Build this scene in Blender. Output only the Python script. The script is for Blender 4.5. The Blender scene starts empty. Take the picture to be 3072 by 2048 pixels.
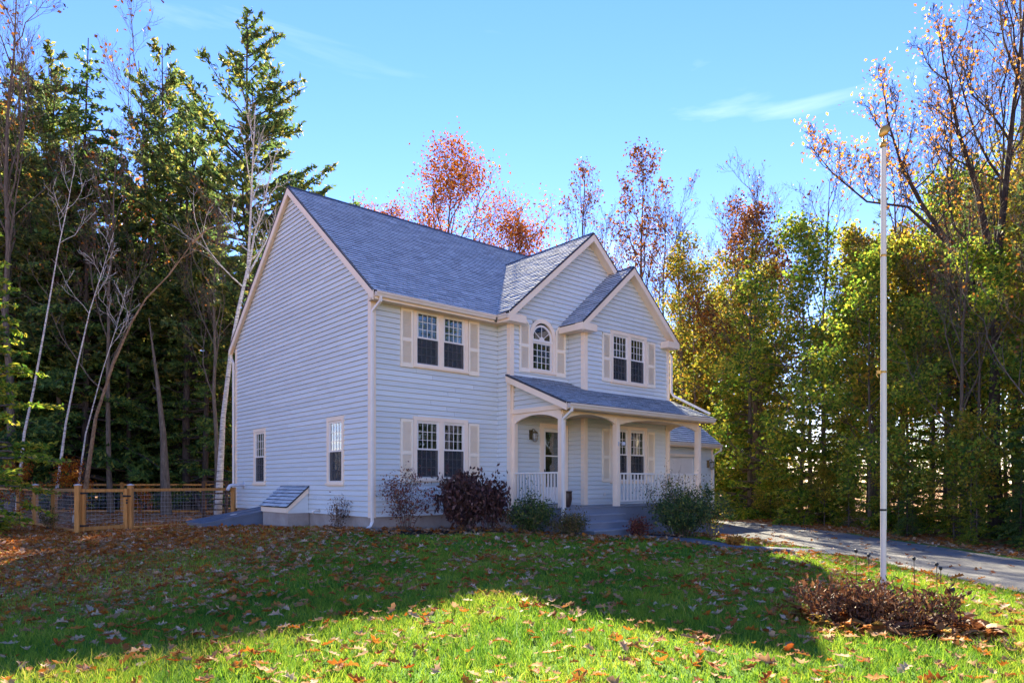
import bpy, math, random
import numpy as np
from mathutils import Vector, Matrix

sc = bpy.context.scene
COL = sc.collection
R = math.radians

# ------------------------------------------------------------ camera, sky, sun, exposure
EYE = 1.17
cam = bpy.data.cameras.new("camera")
cam.sensor_width = 36.0
cam.lens = 24.2
cam.shift_y = 0.1387
cam.clip_end = 2000.0
camo = bpy.data.objects.new("camera", cam)
COL.objects.link(camo)
camo.location = (0, 0, EYE)
camo.rotation_euler = (R(90), 0, 0)
sc.camera = camo

SUN_EL, SUN_AZ = 31.5, -1.0          # sun stands behind the house, almost straight ahead
world = bpy.data.worlds.new("World")
sc.world = world
world.use_nodes = True
wn = world.node_tree
wn.nodes.clear()
wo = wn.nodes.new("ShaderNodeOutputWorld")
wb = wn.nodes.new("ShaderNodeBackground")
sky = wn.nodes.new("ShaderNodeTexSky")
sky.sky_type = 'NISHITA'
sky.sun_disc = False
sky.sun_elevation = R(SUN_EL)
sky.sun_rotation = R(SUN_AZ)
sky.air_density = 1.0
sky.dust_density = 0.0
sky.ozone_density = 3.0
hs = wn.nodes.new("ShaderNodeHueSaturation")
hs.inputs['Saturation'].default_value = 1.30
tint = wn.nodes.new("ShaderNodeMix")
tint.data_type = 'RGBA'
tint.blend_type = 'MULTIPLY'
tint.inputs['Factor'].default_value = 1.0
tint.inputs['B'].default_value = (.80, .635, .70, 1)
wn.links.new(sky.outputs[0], tint.inputs['A'])
wn.links.new(tint.outputs['Result'], hs.inputs['Color'])
# thin cirrus streaks over the whole sky
tc = wn.nodes.new("ShaderNodeTexCoord")
mp = wn.nodes.new("ShaderNodeMapping")
mp.inputs['Scale'].default_value = (1.6, 1.6, 9.0)
mp.inputs['Rotation'].default_value = (R(14), R(-10), 0)
nz = wn.nodes.new("ShaderNodeTexNoise")
nz.inputs['Scale'].default_value = 1.3
nz.inputs['Detail'].default_value = 6
nz.inputs['Roughness'].default_value = 0.55
nz.inputs['Distortion'].default_value = 0.6
cr = wn.nodes.new("ShaderNodeValToRGB")
cr.color_ramp.elements[0].position = 0.57
cr.color_ramp.elements[0].color = (0, 0, 0, 1)
cr.color_ramp.elements[1].position = 0.85
cr.color_ramp.elements[1].color = (0.17, 0.17, 0.17, 1)
mx = wn.nodes.new("ShaderNodeMix")
mx.data_type = 'RGBA'
wn.links.new(tc.outputs['Generated'], mp.inputs['Vector'])
wn.links.new(mp.outputs[0], nz.inputs['Vector'])
wn.links.new(nz.outputs['Fac'], cr.inputs[0])
wn.links.new(cr.outputs[0], mx.inputs['Factor'])
wn.links.new(hs.outputs[0], mx.inputs['A'])
mx.inputs['B'].default_value = (7.5, 7.2, 6.8, 1)
wn.links.new(mx.outputs['Result'], wb.inputs['Color'])
wb.inputs['Strength'].default_value = 0.088
wn.links.new(wb.outputs[0], wo.inputs['Surface'])

sl = bpy.data.lights.new("sun", 'SUN')
sl.energy = 3.9
sl.angle = R(0.5)
sl.color = (1.0, 0.89, 0.66)
so = bpy.data.objects.new("sun", sl)
COL.objects.link(so)
_sd = Vector((math.sin(R(SUN_AZ)) * math.cos(R(SUN_EL)), math.cos(R(SUN_AZ)) * math.cos(R(SUN_EL)), math.sin(R(SUN_EL))))
so.rotation_euler = _sd.to_track_quat('Z', 'Y').to_euler()
so.location = (0, 40, 40)

sc.view_settings.view_transform = 'Standard'
sc.view_settings.look = 'None'
sc.view_settings.gamma = 1.0
sc.view_settings.exposure = 2.66
sc.cycles.max_bounces = 6
sc.cycles.transparent_max_bounces = 12
sc.cycles.use_denoising = True

# ------------------------------------------------------------ materials
def new_mat(name):
    m = bpy.data.materials.new(name)
    m.use_nodes = True
    nt = m.node_tree
    return m, nt, nt.nodes['Principled BSDF']

def N(nt, kind, **kw):
    n = nt.nodes.new(kind)
    for k, v in kw.items():
        if k in n.inputs:
            n.inputs[k].default_value = v
        else:
            setattr(n, k, v)
    return n

def ramp(nt, stops, fac):
    r = nt.nodes.new("ShaderNodeValToRGB")
    e = r.color_ramp.elements
    while len(e) < len(stops):
        e.new(0.5)
    for i, (p, c) in enumerate(stops):
        e[i].position = p
        e[i].color = (c[0], c[1], c[2], 1)
    nt.links.new(fac, r.inputs[0])
    return r

def paint(name, c1, c2, rough=0.5, scale=3.0, stretch=(1, 1, 1), bump=0.0, bscale=40.0, spec=0.4, rnd=0.0):
    """painted or weathered surface: two close tones mixed by stretched noise, optional tone shift per piece"""
    m, nt, b = new_mat(name)
    t = N(nt, "ShaderNodeTexCoord")
    mpn = N(nt, "ShaderNodeMapping")
    mpn.inputs['Scale'].default_value = stretch
    nt.links.new(t.outputs['Object'], mpn.inputs['Vector'])
    n = N(nt, "ShaderNodeTexNoise", Scale=scale, Detail=7.0, Roughness=0.65)
    nt.links.new(mpn.outputs[0], n.inputs['Vector'])
    r = ramp(nt, [(0.3, c1), (0.7, c2)], n.outputs['Fac'])
    out = r.outputs[0]
    if rnd > 0:
        oi = N(nt, "ShaderNodeObjectInfo")
        mr = N(nt, "ShaderNodeMapRange")
        mr.inputs['To Min'].default_value = 1 - rnd
        mr.inputs['To Max'].default_value = 1 + rnd
        nt.links.new(oi.outputs['Random'], mr.inputs['Value'])
        h = N(nt, "ShaderNodeHueSaturation")
        nt.links.new(mr.outputs[0], h.inputs['Value'])
        nt.links.new(out, h.inputs['Color'])
        out = h.outputs[0]
    nt.links.new(out, b.inputs['Base Color'])
    b.inputs['Roughness'].default_value = rough
    b.inputs['Specular IOR Level'].default_value = spec
    if bump:
        n2 = N(nt, "ShaderNodeTexNoise", Scale=bscale, Detail=5.0)
        nt.links.new(mpn.outputs[0], n2.inputs['Vector'])
        bp = N(nt, "ShaderNodeBump", Strength=bump, Distance=0.01)
        nt.links.new(n2.outputs['Fac'], bp.inputs['Height'])
        nt.links.new(bp.outputs[0], b.inputs['Normal'])
    return m

def attr_mat(name, stops, rough=0.7, transl=0.0, spec=0.3, noise=0.0, tmul=1.0, nscale=1.0):
    """colour by the per-piece attribute 'rnd'; leaves add translucency"""
    m, nt, b = new_mat(name)
    a = N(nt, "ShaderNodeAttribute", attribute_name='rnd')
    fac = a.outputs['Fac']
    if noise:
        t = N(nt, "ShaderNodeTexCoord")
        n = N(nt, "ShaderNodeTexNoise", Scale=nscale, Detail=3.0)
        nt.links.new(t.outputs['Object'], n.inputs['Vector'])
        ad = N(nt, "ShaderNodeMath", operation='MULTIPLY_ADD')
        nt.links.new(n.outputs['Fac'], ad.inputs[0])
        ad.inputs[1].default_value = noise
        nt.links.new(a.outputs['Fac'], ad.inputs[2])
        sb = N(nt, "ShaderNodeMath", operation='SUBTRACT')
        nt.links.new(ad.outputs[0], sb.inputs[0])
        sb.inputs[1].default_value = noise * 0.5
        fac = sb.outputs[0]
    r = ramp(nt, stops, fac)
    nt.links.new(r.outputs[0], b.inputs['Base Color'])
    b.inputs['Roughness'].default_value = rough
    b.inputs['Specular IOR Level'].default_value = spec
    if transl:
        tr = N(nt, "ShaderNodeBsdfTranslucent")
        if tmul != 1.0:
            hsn = N(nt, "ShaderNodeHueSaturation")
            hsn.inputs['Value'].default_value = tmul
            nt.links.new(r.outputs[0], hsn.inputs['Color'])
            nt.links.new(hsn.outputs[0], tr.inputs['Color'])
        else:
            nt.links.new(r.outputs[0], tr.inputs['Color'])
        ms = N(nt, "ShaderNodeMixShader")
        ms.inputs[0].default_value = transl
        nt.links.new(b.outputs[0], ms.inputs[1])
        nt.links.new(tr.outputs[0], ms.inputs[2])
        nt.links.new(ms.outputs[0], nt.nodes['Material Output'].inputs['Surface'])
    return m

M = {}
M['siding'] = paint('siding_paint', (.61, .65, .645), (.68, .72, .71), rough=.55, scale=2.2, stretch=(.6, .6, 6), bump=.12, bscale=60, rnd=.06)
M['trim'] = paint('cream_trim_paint', (.90, .71, .52), (.96, .80, .62), rough=.5, scale=1.6, stretch=(1, 1, 1), bump=.05, bscale=50)
M['white'] = paint('white_vinyl', (.80, .74, .66), (.87, .81, .73), rough=.35, scale=2)
M['shutter'] = paint('shutter_paint', (.90, .77, .58), (.95, .84, .67), rough=.5, scale=3)
M['soffit'] = paint('soffit_paint', (.70, .52, .34), (.78, .60, .41), rough=.6, scale=2)
M['gutter'] = paint('gutter_enamel', (.74, .62, .50), (.83, .72, .61), rough=.35, scale=1.2)
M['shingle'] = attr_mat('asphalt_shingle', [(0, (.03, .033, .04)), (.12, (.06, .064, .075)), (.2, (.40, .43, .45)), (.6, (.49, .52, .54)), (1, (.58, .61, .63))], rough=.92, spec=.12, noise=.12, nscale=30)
M['deck'] = paint('roof_underlay', (.03, .03, .035), (.05, .05, .055), rough=.8)
M['ridge'] = paint('ridge_vent', (.025, .028, .04), (.05, .05, .07), rough=.7, scale=8)
M['concrete'] = paint('foundation_concrete', (.30, .25, .215), (.42, .37, .33), rough=.9, scale=2.5, bump=.3, bscale=25)
M['porch'] = paint('porch_floor_paint', (.17, .19, .23), (.23, .25, .29), rough=.45, scale=2.5, stretch=(.5, 3, 1), bump=.08)
M['bulk'] = paint('bulkhead_steel_paint', (.10, .13, .18), (.14, .17, .23), rough=.42, scale=2)
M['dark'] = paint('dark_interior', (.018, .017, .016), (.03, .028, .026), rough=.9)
M['curtain'] = paint('curtain_cloth', (.70, .60, .42), (.82, .72, .52), rough=.9, scale=6)
M['black'] = paint('black_iron', (.012, .012, .013), (.022, .022, .024), rough=.45, scale=8)
M['brass'] = paint('aged_brass', (.16, .13, .07), (.26, .22, .13), rough=.35, scale=10)
M['brass'].node_tree.nodes['Principled BSDF'].inputs['Metallic'].default_value = .7
M['gold'] = paint('gilded_metal', (.45, .24, .05), (.62, .36, .08), rough=.35, scale=8)
M['gold'].node_tree.nodes['Principled BSDF'].inputs['Metallic'].default_value = .6
M['pole'] = paint('white_pole_paint', (.62, .56, .50), (.72, .65, .58), rough=.4, scale=3, stretch=(1, 1, .4))
M['galv'] = paint('galvanised_steel', (.40, .42, .45), (.55, .57, .60), rough=.4, scale=9)
M['cedar'] = paint('cedar_timber', (.38, .16, .035), (.62, .29, .08), rough=.75, scale=2.2, stretch=(7, 7, 1.0), bump=.3, bscale=18, rnd=.12)
M['brownwood'] = paint('dark_stained_wood', (.035, .018, .012), (.07, .035, .022), rough=.7, scale=4, bump=.2)
M['pot'] = paint('dark_glazed_pot', (.045, .028, .022), (.075, .05, .04), rough=.35, scale=5)
M['drape'] = paint('drape_cloth', (.30, .27, .22), (.42, .38, .31), rough=.95, scale=5)
M['tread'] = paint('highlit_step_paint', (.24, .265, .31), (.31, .335, .38), rough=.5, scale=4)  # lighter than the porch paint: nosing highlights put into the tread colour
M['asphalt'] = None
M['pvc'] = paint('grey_pvc', (.55, .56, .60), (.66, .67, .70), rough=.4, scale=4)

def glass_mat():
    m = bpy.data.materials.new('window_glass')
    m.use_nodes = True
    nt = m.node_tree
    nt.nodes.clear()
    o = N(nt, "ShaderNodeOutputMaterial")
    lw = N(nt, "ShaderNodeLayerWeight", Blend=0.35)
    pw = N(nt, "ShaderNodeMath", operation='MULTIPLY_ADD')
    nt.links.new(lw.outputs['Facing'], pw.inputs[0])
    pw.inputs[1].default_value = 0.40
    pw.inputs[2].default_value = 0.08
    t = N(nt, "ShaderNodeBsdfTransparent", Color=(.80, .84, .84, 1))
    g = N(nt, "ShaderNodeBsdfGlossy", Color=(.9, .93, .95, 1), Roughness=0.02)
    tcn = N(nt, "ShaderNodeTexCoord")
    nn = N(nt, "ShaderNodeTexNoise", Scale=2.5, Detail=1.0)
    nt.links.new(tcn.outputs['Object'], nn.inputs['Vector'])
    bp = N(nt, "ShaderNodeBump", Strength=.3, Distance=.05)
    nt.links.new(nn.outputs['Fac'], bp.inputs['Height'])
    nt.links.new(bp.outputs[0], g.inputs['Normal'])
    mxs = N(nt, "ShaderNodeMixShader")
    nt.links.new(pw.outputs[0], mxs.inputs[0])
    nt.links.new(t.outputs[0], mxs.inputs[1])
    nt.links.new(g.outputs[0], mxs.inputs[2])
    nt.links.new(mxs.outputs[0], o.inputs['Surface'])
    return m
M['glass'] = glass_mat()

def screen_mat():
    m = bpy.data.materials.new('insect_screen_mesh')
    m.use_nodes = True
    nt = m.node_tree
    b = nt.nodes['Principled BSDF']
    b.inputs['Base Color'].default_value = (.045, .048, .055, 1)
    b.inputs['Roughness'].default_value = .8
    t = N(nt, "ShaderNodeBsdfTransparent")
    mxs = N(nt, "ShaderNodeMixShader")
    mxs.inputs[0].default_value = .5
    nt.links.new(t.outputs[0], mxs.inputs[1])
    nt.links.new(b.outputs[0], mxs.inputs[2])
    nt.links.new(mxs.outputs[0], nt.nodes['Material Output'].inputs['Surface'])
    return m
M['screen'] = screen_mat()

# ------------------------------------------------------------ mesh helpers
def link(o, parent=None):
    COL.objects.link(o)
    if parent is not None:
        o.parent = parent
    return o

def tag(o, label=None, cat=None, group=None, kind=None):
    if label: o['label'] = label
    if cat: o['category'] = cat
    if group: o['group'] = group
    if kind: o['kind'] = kind
    return o

def empty(name, loc=(0, 0, 0), rz=0.0):
    o = bpy.data.objects.new(name, None)
    o.empty_display_size = .3
    o.location = loc
    o.rotation_euler = (0, 0, rz)
    return link(o)

class MB:
    def __init__(self):
        self.v, self.f, self.r = [], [], []
    def add(self, verts, faces, r=None):
        n = len(self.v)
        self.v.extend(verts)
        self.f.extend([tuple(i + n for i in f) for f in faces])
        if r is not None:
            self.r.extend(list(r) if hasattr(r, '__len__') else [r] * len(faces))
    def box(self, x0, x1, y0, y1, z0, z1, mp=None, r=None):
        vs = [(x, y, z) for z in (z0, z1) for y in (y0, y1) for x in (x0, x1)]
        if mp: vs = [mp(*p) for p in vs]
        self.add(vs, [(0, 2, 3, 1), (4, 5, 7, 6), (0, 1, 5, 4), (2, 6, 7, 3), (0, 4, 6, 2), (1, 3, 7, 5)], r)
    def prism(self, a, b, r=None):
        """two matching point rings joined into a closed solid"""
        n = len(a)
        self.add(list(a) + list(b), [tuple(range(n - 1, -1, -1)), tuple(range(n, 2 * n))] + [(i, (i + 1) % n, n + (i + 1) % n, n + i) for i in range(n)], r)
    def tube(self, pts, rad, n=8, cap=True, r=None):
        pts = [Vector(p) for p in pts]
        if not hasattr(rad, '__len__'): rad = [rad] * len(pts)
        base = len(self.v)
        prev = None
        for i, p in enumerate(pts):
            d = (pts[min(i + 1, len(pts) - 1)] - pts[max(i - 1, 0)]).normalized()
            up = Vector((0, 0, 1)) if abs(d.z) < .95 else Vector((1, 0, 0))
            if prev is not None: up = prev
            s = d.cross(up)
            if s.length < 1e-4: s = d.cross(Vector((0, 1, 0)))
            s.normalize()
            t = s.cross(d).normalized()
            prev = t
            for k in range(n):
                a = 2 * math.pi * k / n + math.pi / n
                self.v.append(tuple(p + (s * math.cos(a) + t * math.sin(a)) * rad[i]))
        fs = []
        for i in range(len(pts) - 1):
            for k in range(n):
                a = base + i * n + k
                b = base + i * n + (k + 1) % n
                fs.append((a, b, b + n, a + n))
        if cap:
            fs.append(tuple(base + k for k in range(n - 1, -1, -1)))
            e = base + (len(pts) - 1) * n
            fs.append(tuple(e + k for k in range(n)))
        self.f.extend(fs)
        if r is not None: self.r.extend([r] * len(fs))
    def lathe(self, prof, n=16, c=(0, 0, 0)):
        base = len(self.v)
        for (rr, z) in prof:
            for k in range(n):
                a = 2 * math.pi * k / n
                self.v.append((c[0] + rr * math.cos(a), c[1] + rr * math.sin(a), c[2] + z))
        for i in range(len(prof) - 1):
            for k in range(n):
                a = base + i * n + k
                b = base + i * n + (k + 1) % n
                self.f.append((a, b, b + n, a + n))
        self.f.append(tuple(base + k for k in range(n - 1, -1, -1)))
        e = base + (len(prof) - 1) * n
        self.f.append(tuple(e + k for k in range(n)))
    def mesh(self, name, mat=None, smooth=False):
        me = bpy.data.meshes.new(name)
        me.from_pydata(self.v, [], self.f)
        if self.r:
            at = me.attributes.new('rnd', 'FLOAT', 'FACE')
            at.data.foreach_set('value', np.array(self.r, dtype=np.float32))
        if mat is not None: me.materials.append(mat)
        if smooth:
            me.polygons.foreach_set('use_smooth', [True] * len(me.polygons))
        me.update()
        return me
    def build(self, name, mat, parent=None, smooth=False):
        o = bpy.data.objects.new(name, self.mesh(name, mat, smooth))
        return link(o, parent)

def clip_half(poly, a, b, c):
    """keep a*x+b*y<=c"""
    out = []
    n = len(poly)
    for i in range(n):
        p, q = poly[i], poly[(i + 1) % n]
        dp, dq = a * p[0] + b * p[1] - c, a * q[0] + b * q[1] - c
        if dp <= 1e-9: out.append(p)
        if (dp < -1e-9 and dq > 1e-9) or (dp > 1e-9 and dq < -1e-9):
            t = dp / (dp - dq)
            out.append((p[0] + (q[0] - p[0]) * t, p[1] + (q[1] - p[1]) * t))
    return out

def clip_convex(poly, conv):
    """clip by a counter-clockwise convex polygon"""
    n = len(conv)
    for i in range(n):
        (x0, y0), (x1, y1) = conv[i], conv[(i + 1) % n]
        a, b = (y1 - y0), -(x1 - x0)
        poly = clip_half(poly, a, b, a * x0 + b * y0)
        if len(poly) < 3: return []
    return poly

def rect_minus(rects, hole):
    s0, s1, z0, z1 = hole
    out = []
    for (a, b, c, d) in rects:
        if b <= s0 or a >= s1 or d <= z0 or c >= z1:
            out.append((a, b, c, d)); continue
        if a < s0: out.append((a, s0, c, d))
        if b > s1: out.append((s1, b, c, d))
        m0, m1 = max(a, s0), min(b, s1)
        if c < z0: out.append((m0, m1, c, z0))
        if d > z1: out.append((m0, m1, z1, d))
    return out

# ------------------------------------------------------------ terrain height
A = (math.sin(R(48.9)), math.cos(R(48.9)))       # along the house front
B = (-A[1], A[0])                                # along the gable wall, away from the front
HC = (-3.53, 17.26)                              # near corner of the house
def H2W(u, v, z=0.0):
    return (HC[0] + u * A[0] + v * B[0], HC[1] + u * A[1] + v * B[1], z)
_cp = np.array([(-3.4, 16.9, 0.0), (-5.9, 18.4, -.06), (-8.6, 20.0, -.10), (-12.3, 19.5, -.24), (-16, 23.4, -.26), (-22, 29, -.12),
    (-10, 24, -.2), (1.8, 16.2, -.14), (-.5, 16.5, -.03), (4.2, 18.2, -.25), (3.0, 17.0, -.22), (6.2, 16.5, -.42), (0, 0, -.50), (0, 5, -.47), (5.3, 9.8, -.40), (3, 12, -.33),
    (-6, 8, -.42), (0, 12, -.27), (-4, 12.5, -.22), (-10, 13, -.33), (-18, 15, -.36), (-9, 30, -.25), (0, 28, -.25), (3, 36, -.4), (-4, 45, -.3),
    (-25, 45, -.1), (-35, 30, -.1), (10, 5, -.46), (10, 40, -.4), (-10, 0, -.5), (0, -15, -.5), (16, 10, -.45), (18, 20, -.45), (18, 30, -.4), (14, 0, -.46)]
    + [(x, y, -.46) for x in (7.6, 9.2, 10.8) for y in range(4, 30, 3)])
def ground(X, Y):
    X = np.asarray(X, dtype=float); Y = np.asarray(Y, dtype=float)
    sh = X.shape
    x, y = X.reshape(-1), Y.reshape(-1)
    out = np.empty_like(x)
    for i in range(0, len(x), 20000):
        dx = x[i:i + 20000, None] - _cp[None, :, 0]
        dy = y[i:i + 20000, None] - _cp[None, :, 1]
        w = 1.0 / (dx * dx + dy * dy + .6) ** 1.6
        out[i:i + 20000] = (w * _cp[None, :, 2]).sum(1) / w.sum(1)
    return out.reshape(sh)
def gz(x, y): return float(ground(np.array([x]), np.array([y]))[0])
def px(x, Y):
    """plan position on the sight line through picture column x at depth Y"""
    return ((x - 1536) / 2065 * Y, Y)

def in_poly(X, Y, poly):
    X = np.asarray(X); Y = np.asarray(Y)
    ins = np.zeros(X.shape, bool)
    n = len(poly)
    for i in range(n):
        x0, y0 = poly[i]; x1, y1 = poly[(i + 1) % n]
        c = ((y0 > Y) != (y1 > Y)) & (X < (x1 - x0) * (Y - y0) / (y1 - y0 + 1e-12) + x0)
        ins ^= c
    return ins
# ------------------------------------------------------------ ground
DRIVE = [(7.5, 2.0), (10.75, 2.0), (10.75, 22.5), (10.6, 25.5), (9.6, 29.3), (7.9, 30.9), (3.95, 26.6), (5.6, 23.2), (7.0, 20.0), (7.5, 16.5)]
WALK = [(2.75, 18.2), (3.55, 18.05), (4.5, 17.25), (5.7, 16.6), (7.6, 16.1)]
def walk_dist(X, Y):
    X = np.asarray(X, float); Y = np.asarray(Y, float)
    d = np.full(X.shape, 1e9)
    for (x0, y0), (x1, y1) in zip(WALK[:-1], WALK[1:]):
        L2 = (x1 - x0) ** 2 + (y1 - y0) ** 2
        t = np.clip(((X - x0) * (x1 - x0) + (Y - y0) * (y1 - y0)) / L2, 0, 1)
        d = np.minimum(d, np.hypot(X - x0 - t * (x1 - x0), Y - y0 - t * (y1 - y0)))
    return d
def huv(X, Y):
    dx, dy = np.asarray(X, float) - HC[0], np.asarray(Y, float) - HC[1]
    return dx * A[0] + dy * A[1], dx * B[0] + dy * B[1]
BEDC, BEDR, BEDA = (4.28, 7.6), (.98, .68), R(-38)
def bed_r(X, Y):
    dx, dy = np.asarray(X, float) - BEDC[0], np.asarray(Y, float) - BEDC[1]
    a = dx * math.cos(BEDA) + dy * math.sin(BEDA)
    b = -dx * math.sin(BEDA) + dy * math.cos(BEDA)
    return np.hypot(a / BEDR[0], b / BEDR[1])
def litter(X, Y):
    """0 on the open lawn, 1 under the trees at the left and behind"""
    X = np.asarray(X, float); Y = np.asarray(Y, float)
    a = np.clip((-X - 2.2 + (Y - 8) * -.02 - np.clip(10 - Y, 0, 9) * .75) / 5.5, 0, 1)
    b = np.clip((X - 10.9) / .8, 0, 1)
    c = np.clip((Y - 21.5) / 3, 0, 1)
    d = np.clip((-Y - 2) / 4, 0, 1)
    return np.maximum(np.maximum(a, b), np.maximum(c * (np.abs(X) > -1), d))
def plant_bed(X, Y):
    """mulched strip along the front of the house"""
    u, v = huv(X, Y)
    f = (u > -.3) & (u < 4.6) & (v < .1) & (v > -1.55 - .42 * u)
    g = (u > 6.3) & (u < 11.2) & (v < -2.5) & (v > -4.7 + (u - 6.3) * .05)
    return f | g

def grid_axis(lo, hi, f0, f1, fine, n_out):
    mid = np.arange(f0, f1 + 1e-6, fine)
    a = f0 - (np.geomspace(1, 1 + f0 - lo, n_out) - 1)[1:][::-1]
    b = f1 + (np.geomspace(1, 1 + hi - f1, n_out) - 1)[1:]
    return np.concatenate([a, mid, b])
gx = grid_axis(-500, 500, -24, 18, .3, 16)
gy = grid_axis(-300, 700, -2, 34, .3, 16)
GX, GY = np.meshgrid(gx, gy)
GZ = ground(GX, GY)
nz_ = np.random.default_rng(5)
GZ = GZ + nz_.normal(0, .006, GZ.shape) * (np.abs(GX) < 24)
nxg, nyg = len(gx), len(gy)
vs = np.stack([GX, GY, GZ], -1).reshape(-1, 3)
ii = (np.arange(nyg - 1)[:, None] * nxg + np.arange(nxg - 1)[None, :]).reshape(-1)
fs = np.stack([ii, ii + 1, ii + nxg + 1, ii + nxg], -1)
gme = bpy.data.meshes.new('lawn_ground')
gme.from_pydata(vs.tolist(), [], fs.tolist())
lit = litter(GX, GY).reshape(-1)
soil = (plant_bed(GX, GY) | (bed_r(GX, GY) < 1.0)).reshape(-1).astype(np.float32)
at = gme.attributes.new('litter', 'FLOAT', 'POINT'); at.data.foreach_set('value', lit.astype(np.float32))
at = gme.attributes.new('soil', 'FLOAT', 'POINT'); at.data.foreach_set('value', soil)
gme.polygons.foreach_set('use_smooth', [True] * len(gme.polygons))

def ground_mat():
    m, nt, b = new_mat('turf_and_leaf_litter')
    t = N(nt, "ShaderNodeTexCoord")
    n1 = N(nt, "ShaderNodeTexNoise", Scale=1.1, Detail=8.0, Roughness=.7)
    nt.links.new(t.outputs['Object'], n1.inputs['Vector'])
    grass = ramp(nt, [(.3, (.05, .12, .012)), (.55, (.09, .20, .018)), (.75, (.14, .19, .03))], n1.outputs['Fac'])
    vo = N(nt, "ShaderNodeTexVoronoi", Scale=11.0, Randomness=1.0)
    nt.links.new(t.outputs['Object'], vo.inputs['Vector'])
    sep = N(nt, "ShaderNodeSeparateColor")
    nt.links.new(vo.outputs['Color'], sep.inputs[0])
    leaf = ramp(nt, [(0, (.10, .045, .02)), (.35, (.28, .11, .035)), (.6, (.42, .18, .06)), (.85, (.46, .27, .14)), (1, (.52, .36, .22))], sep.outputs[0])
    soilc = ramp(nt, [(.35, (.028, .017, .012)), (.6, (.06, .035, .022)), (.75, (.14, .06, .03))], n1.outputs['Fac'])
    al = N(nt, "ShaderNodeAttribute", attribute_name='litter')
    asl = N(nt, "ShaderNodeAttribute", attribute_name='soil')
    n2 = N(nt, "ShaderNodeTexNoise", Scale=2.6, Detail=6.0, Roughness=.7)
    nt.links.new(t.outputs['Object'], n2.inputs['Vector'])
    ad = N(nt, "ShaderNodeMath", operation='ADD')
    nt.links.new(al.outputs['Fac'], ad.inputs[0]); nt.links.new(n2.outputs['Fac'], ad.inputs[1])
    st = N(nt, "ShaderNodeMapRange")
    st.inputs['From Min'].default_value = .75; st.inputs['From Max'].default_value = 1.0
    nt.links.new(ad.outputs[0], st.inputs['Value'])
    m1 = N(nt, "ShaderNodeMix", data_type='RGBA')
    nt.links.new(st.outputs[0], m1.inputs['Factor']); nt.links.new(grass.outputs[0], m1.inputs['A']); nt.links.new(leaf.outputs[0], m1.inputs['B'])
    m2 = N(nt, "ShaderNodeMix", data_type='RGBA')
    nt.links.new(asl.outputs['Fac'], m2.inputs['Factor']); nt.links.new(m1.outputs['Result'], m2.inputs['A']); nt.links.new(soilc.outputs[0], m2.inputs['B'])
    nt.links.new(m2.outputs['Result'], b.inputs['Base Color'])
    b.inputs['Roughness'].default_value = .95
    b.inputs['Specular IOR Level'].default_value = .15
    bp = N(nt, "ShaderNodeBump", Strength=.7, Distance=.04)
    nt.links.new(sep.outputs[1], bp.inputs['Height'])
    nt.links.new(bp.outputs[0], b.inputs['Normal'])
    return m
gme.materials.append(ground_mat())
go = link(bpy.data.objects.new('lawn_ground', gme))
tag(go, kind='structure')

def asphalt_mat():
    m, nt, b = new_mat('worn_asphalt')
    t = N(nt, "ShaderNodeTexCoord")
    n1 = N(nt, "ShaderNodeTexNoise", Scale=90.0, Detail=3.0)
    n2 = N(nt, "ShaderNodeTexNoise", Scale=.7, Detail=6.0, Roughness=.6)
    mpn = N(nt, "ShaderNodeMapping"); mpn.inputs['Scale'].default_value = (2.2, .35, 1)
    nt.links.new(t.outputs['Object'], n1.inputs['Vector'])
    nt.links.new(t.outputs['Object'], mpn.inputs[0]); nt.links.new(mpn.outputs[0], n2.inputs['Vector'])
    r1 = ramp(nt, [(.3, (.11, .105, .105)), (.7, (.17, .165, .16))], n2.outputs['Fac'])
    r2 = ramp(nt, [(.35, (.8, .8, .8)), (.65, (1.15, 1.15, 1.15))], n1.outputs['Fac'])
    mm = N(nt, "ShaderNodeMix", data_type='RGBA', blend_type='MULTIPLY')
    mm.inputs['Factor'].default_value = 1
    nt.links.new(r1.outputs[0], mm.inputs['A']); nt.links.new(r2.outputs[0], mm.inputs['B'])
    # tar-sealed cracks
    vo = N(nt, "ShaderNodeTexVoronoi", Scale=.33, feature='DISTANCE_TO_EDGE')
    n3 = N(nt, "ShaderNodeTexNoise", Scale=1.4, Detail=4.0)
    nt.links.new(t.outputs['Object'], n3.inputs['Vector'])
    va = N(nt, "ShaderNodeVectorMath", operation='ADD')
    nt.links.new(t.outputs['Object'], va.inputs[0]); nt.links.new(n3.outputs['Color'], va.inputs[1])
    nt.links.new(va.outputs[0], vo.inputs['Vector'])
    ck = ramp(nt, [(.0, (.25, .25, .25)), (.012, (1, 1, 1))], vo.outputs['Distance'])
    m3 = N(nt, "ShaderNodeMix", data_type='RGBA', blend_type='MULTIPLY')
    m3.inputs['Factor'].default_value = 1
    nt.links.new(mm.outputs['Result'], m3.inputs['A']); nt.links.new(ck.outputs[0], m3.inputs['B'])
    nt.links.new(m3.outputs['Result'], b.inputs['Base Color'])
    b.inputs['Roughness'].default_value = .8
    bp = N(nt, "ShaderNodeBump", Strength=.35, Distance=.01)
    nt.links.new(n1.outputs['Fac'], bp.inputs['Height']); nt.links.new(bp.outputs[0], b.inputs['Normal'])
    return m
M['asphalt'] = asphalt_mat()

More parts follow.
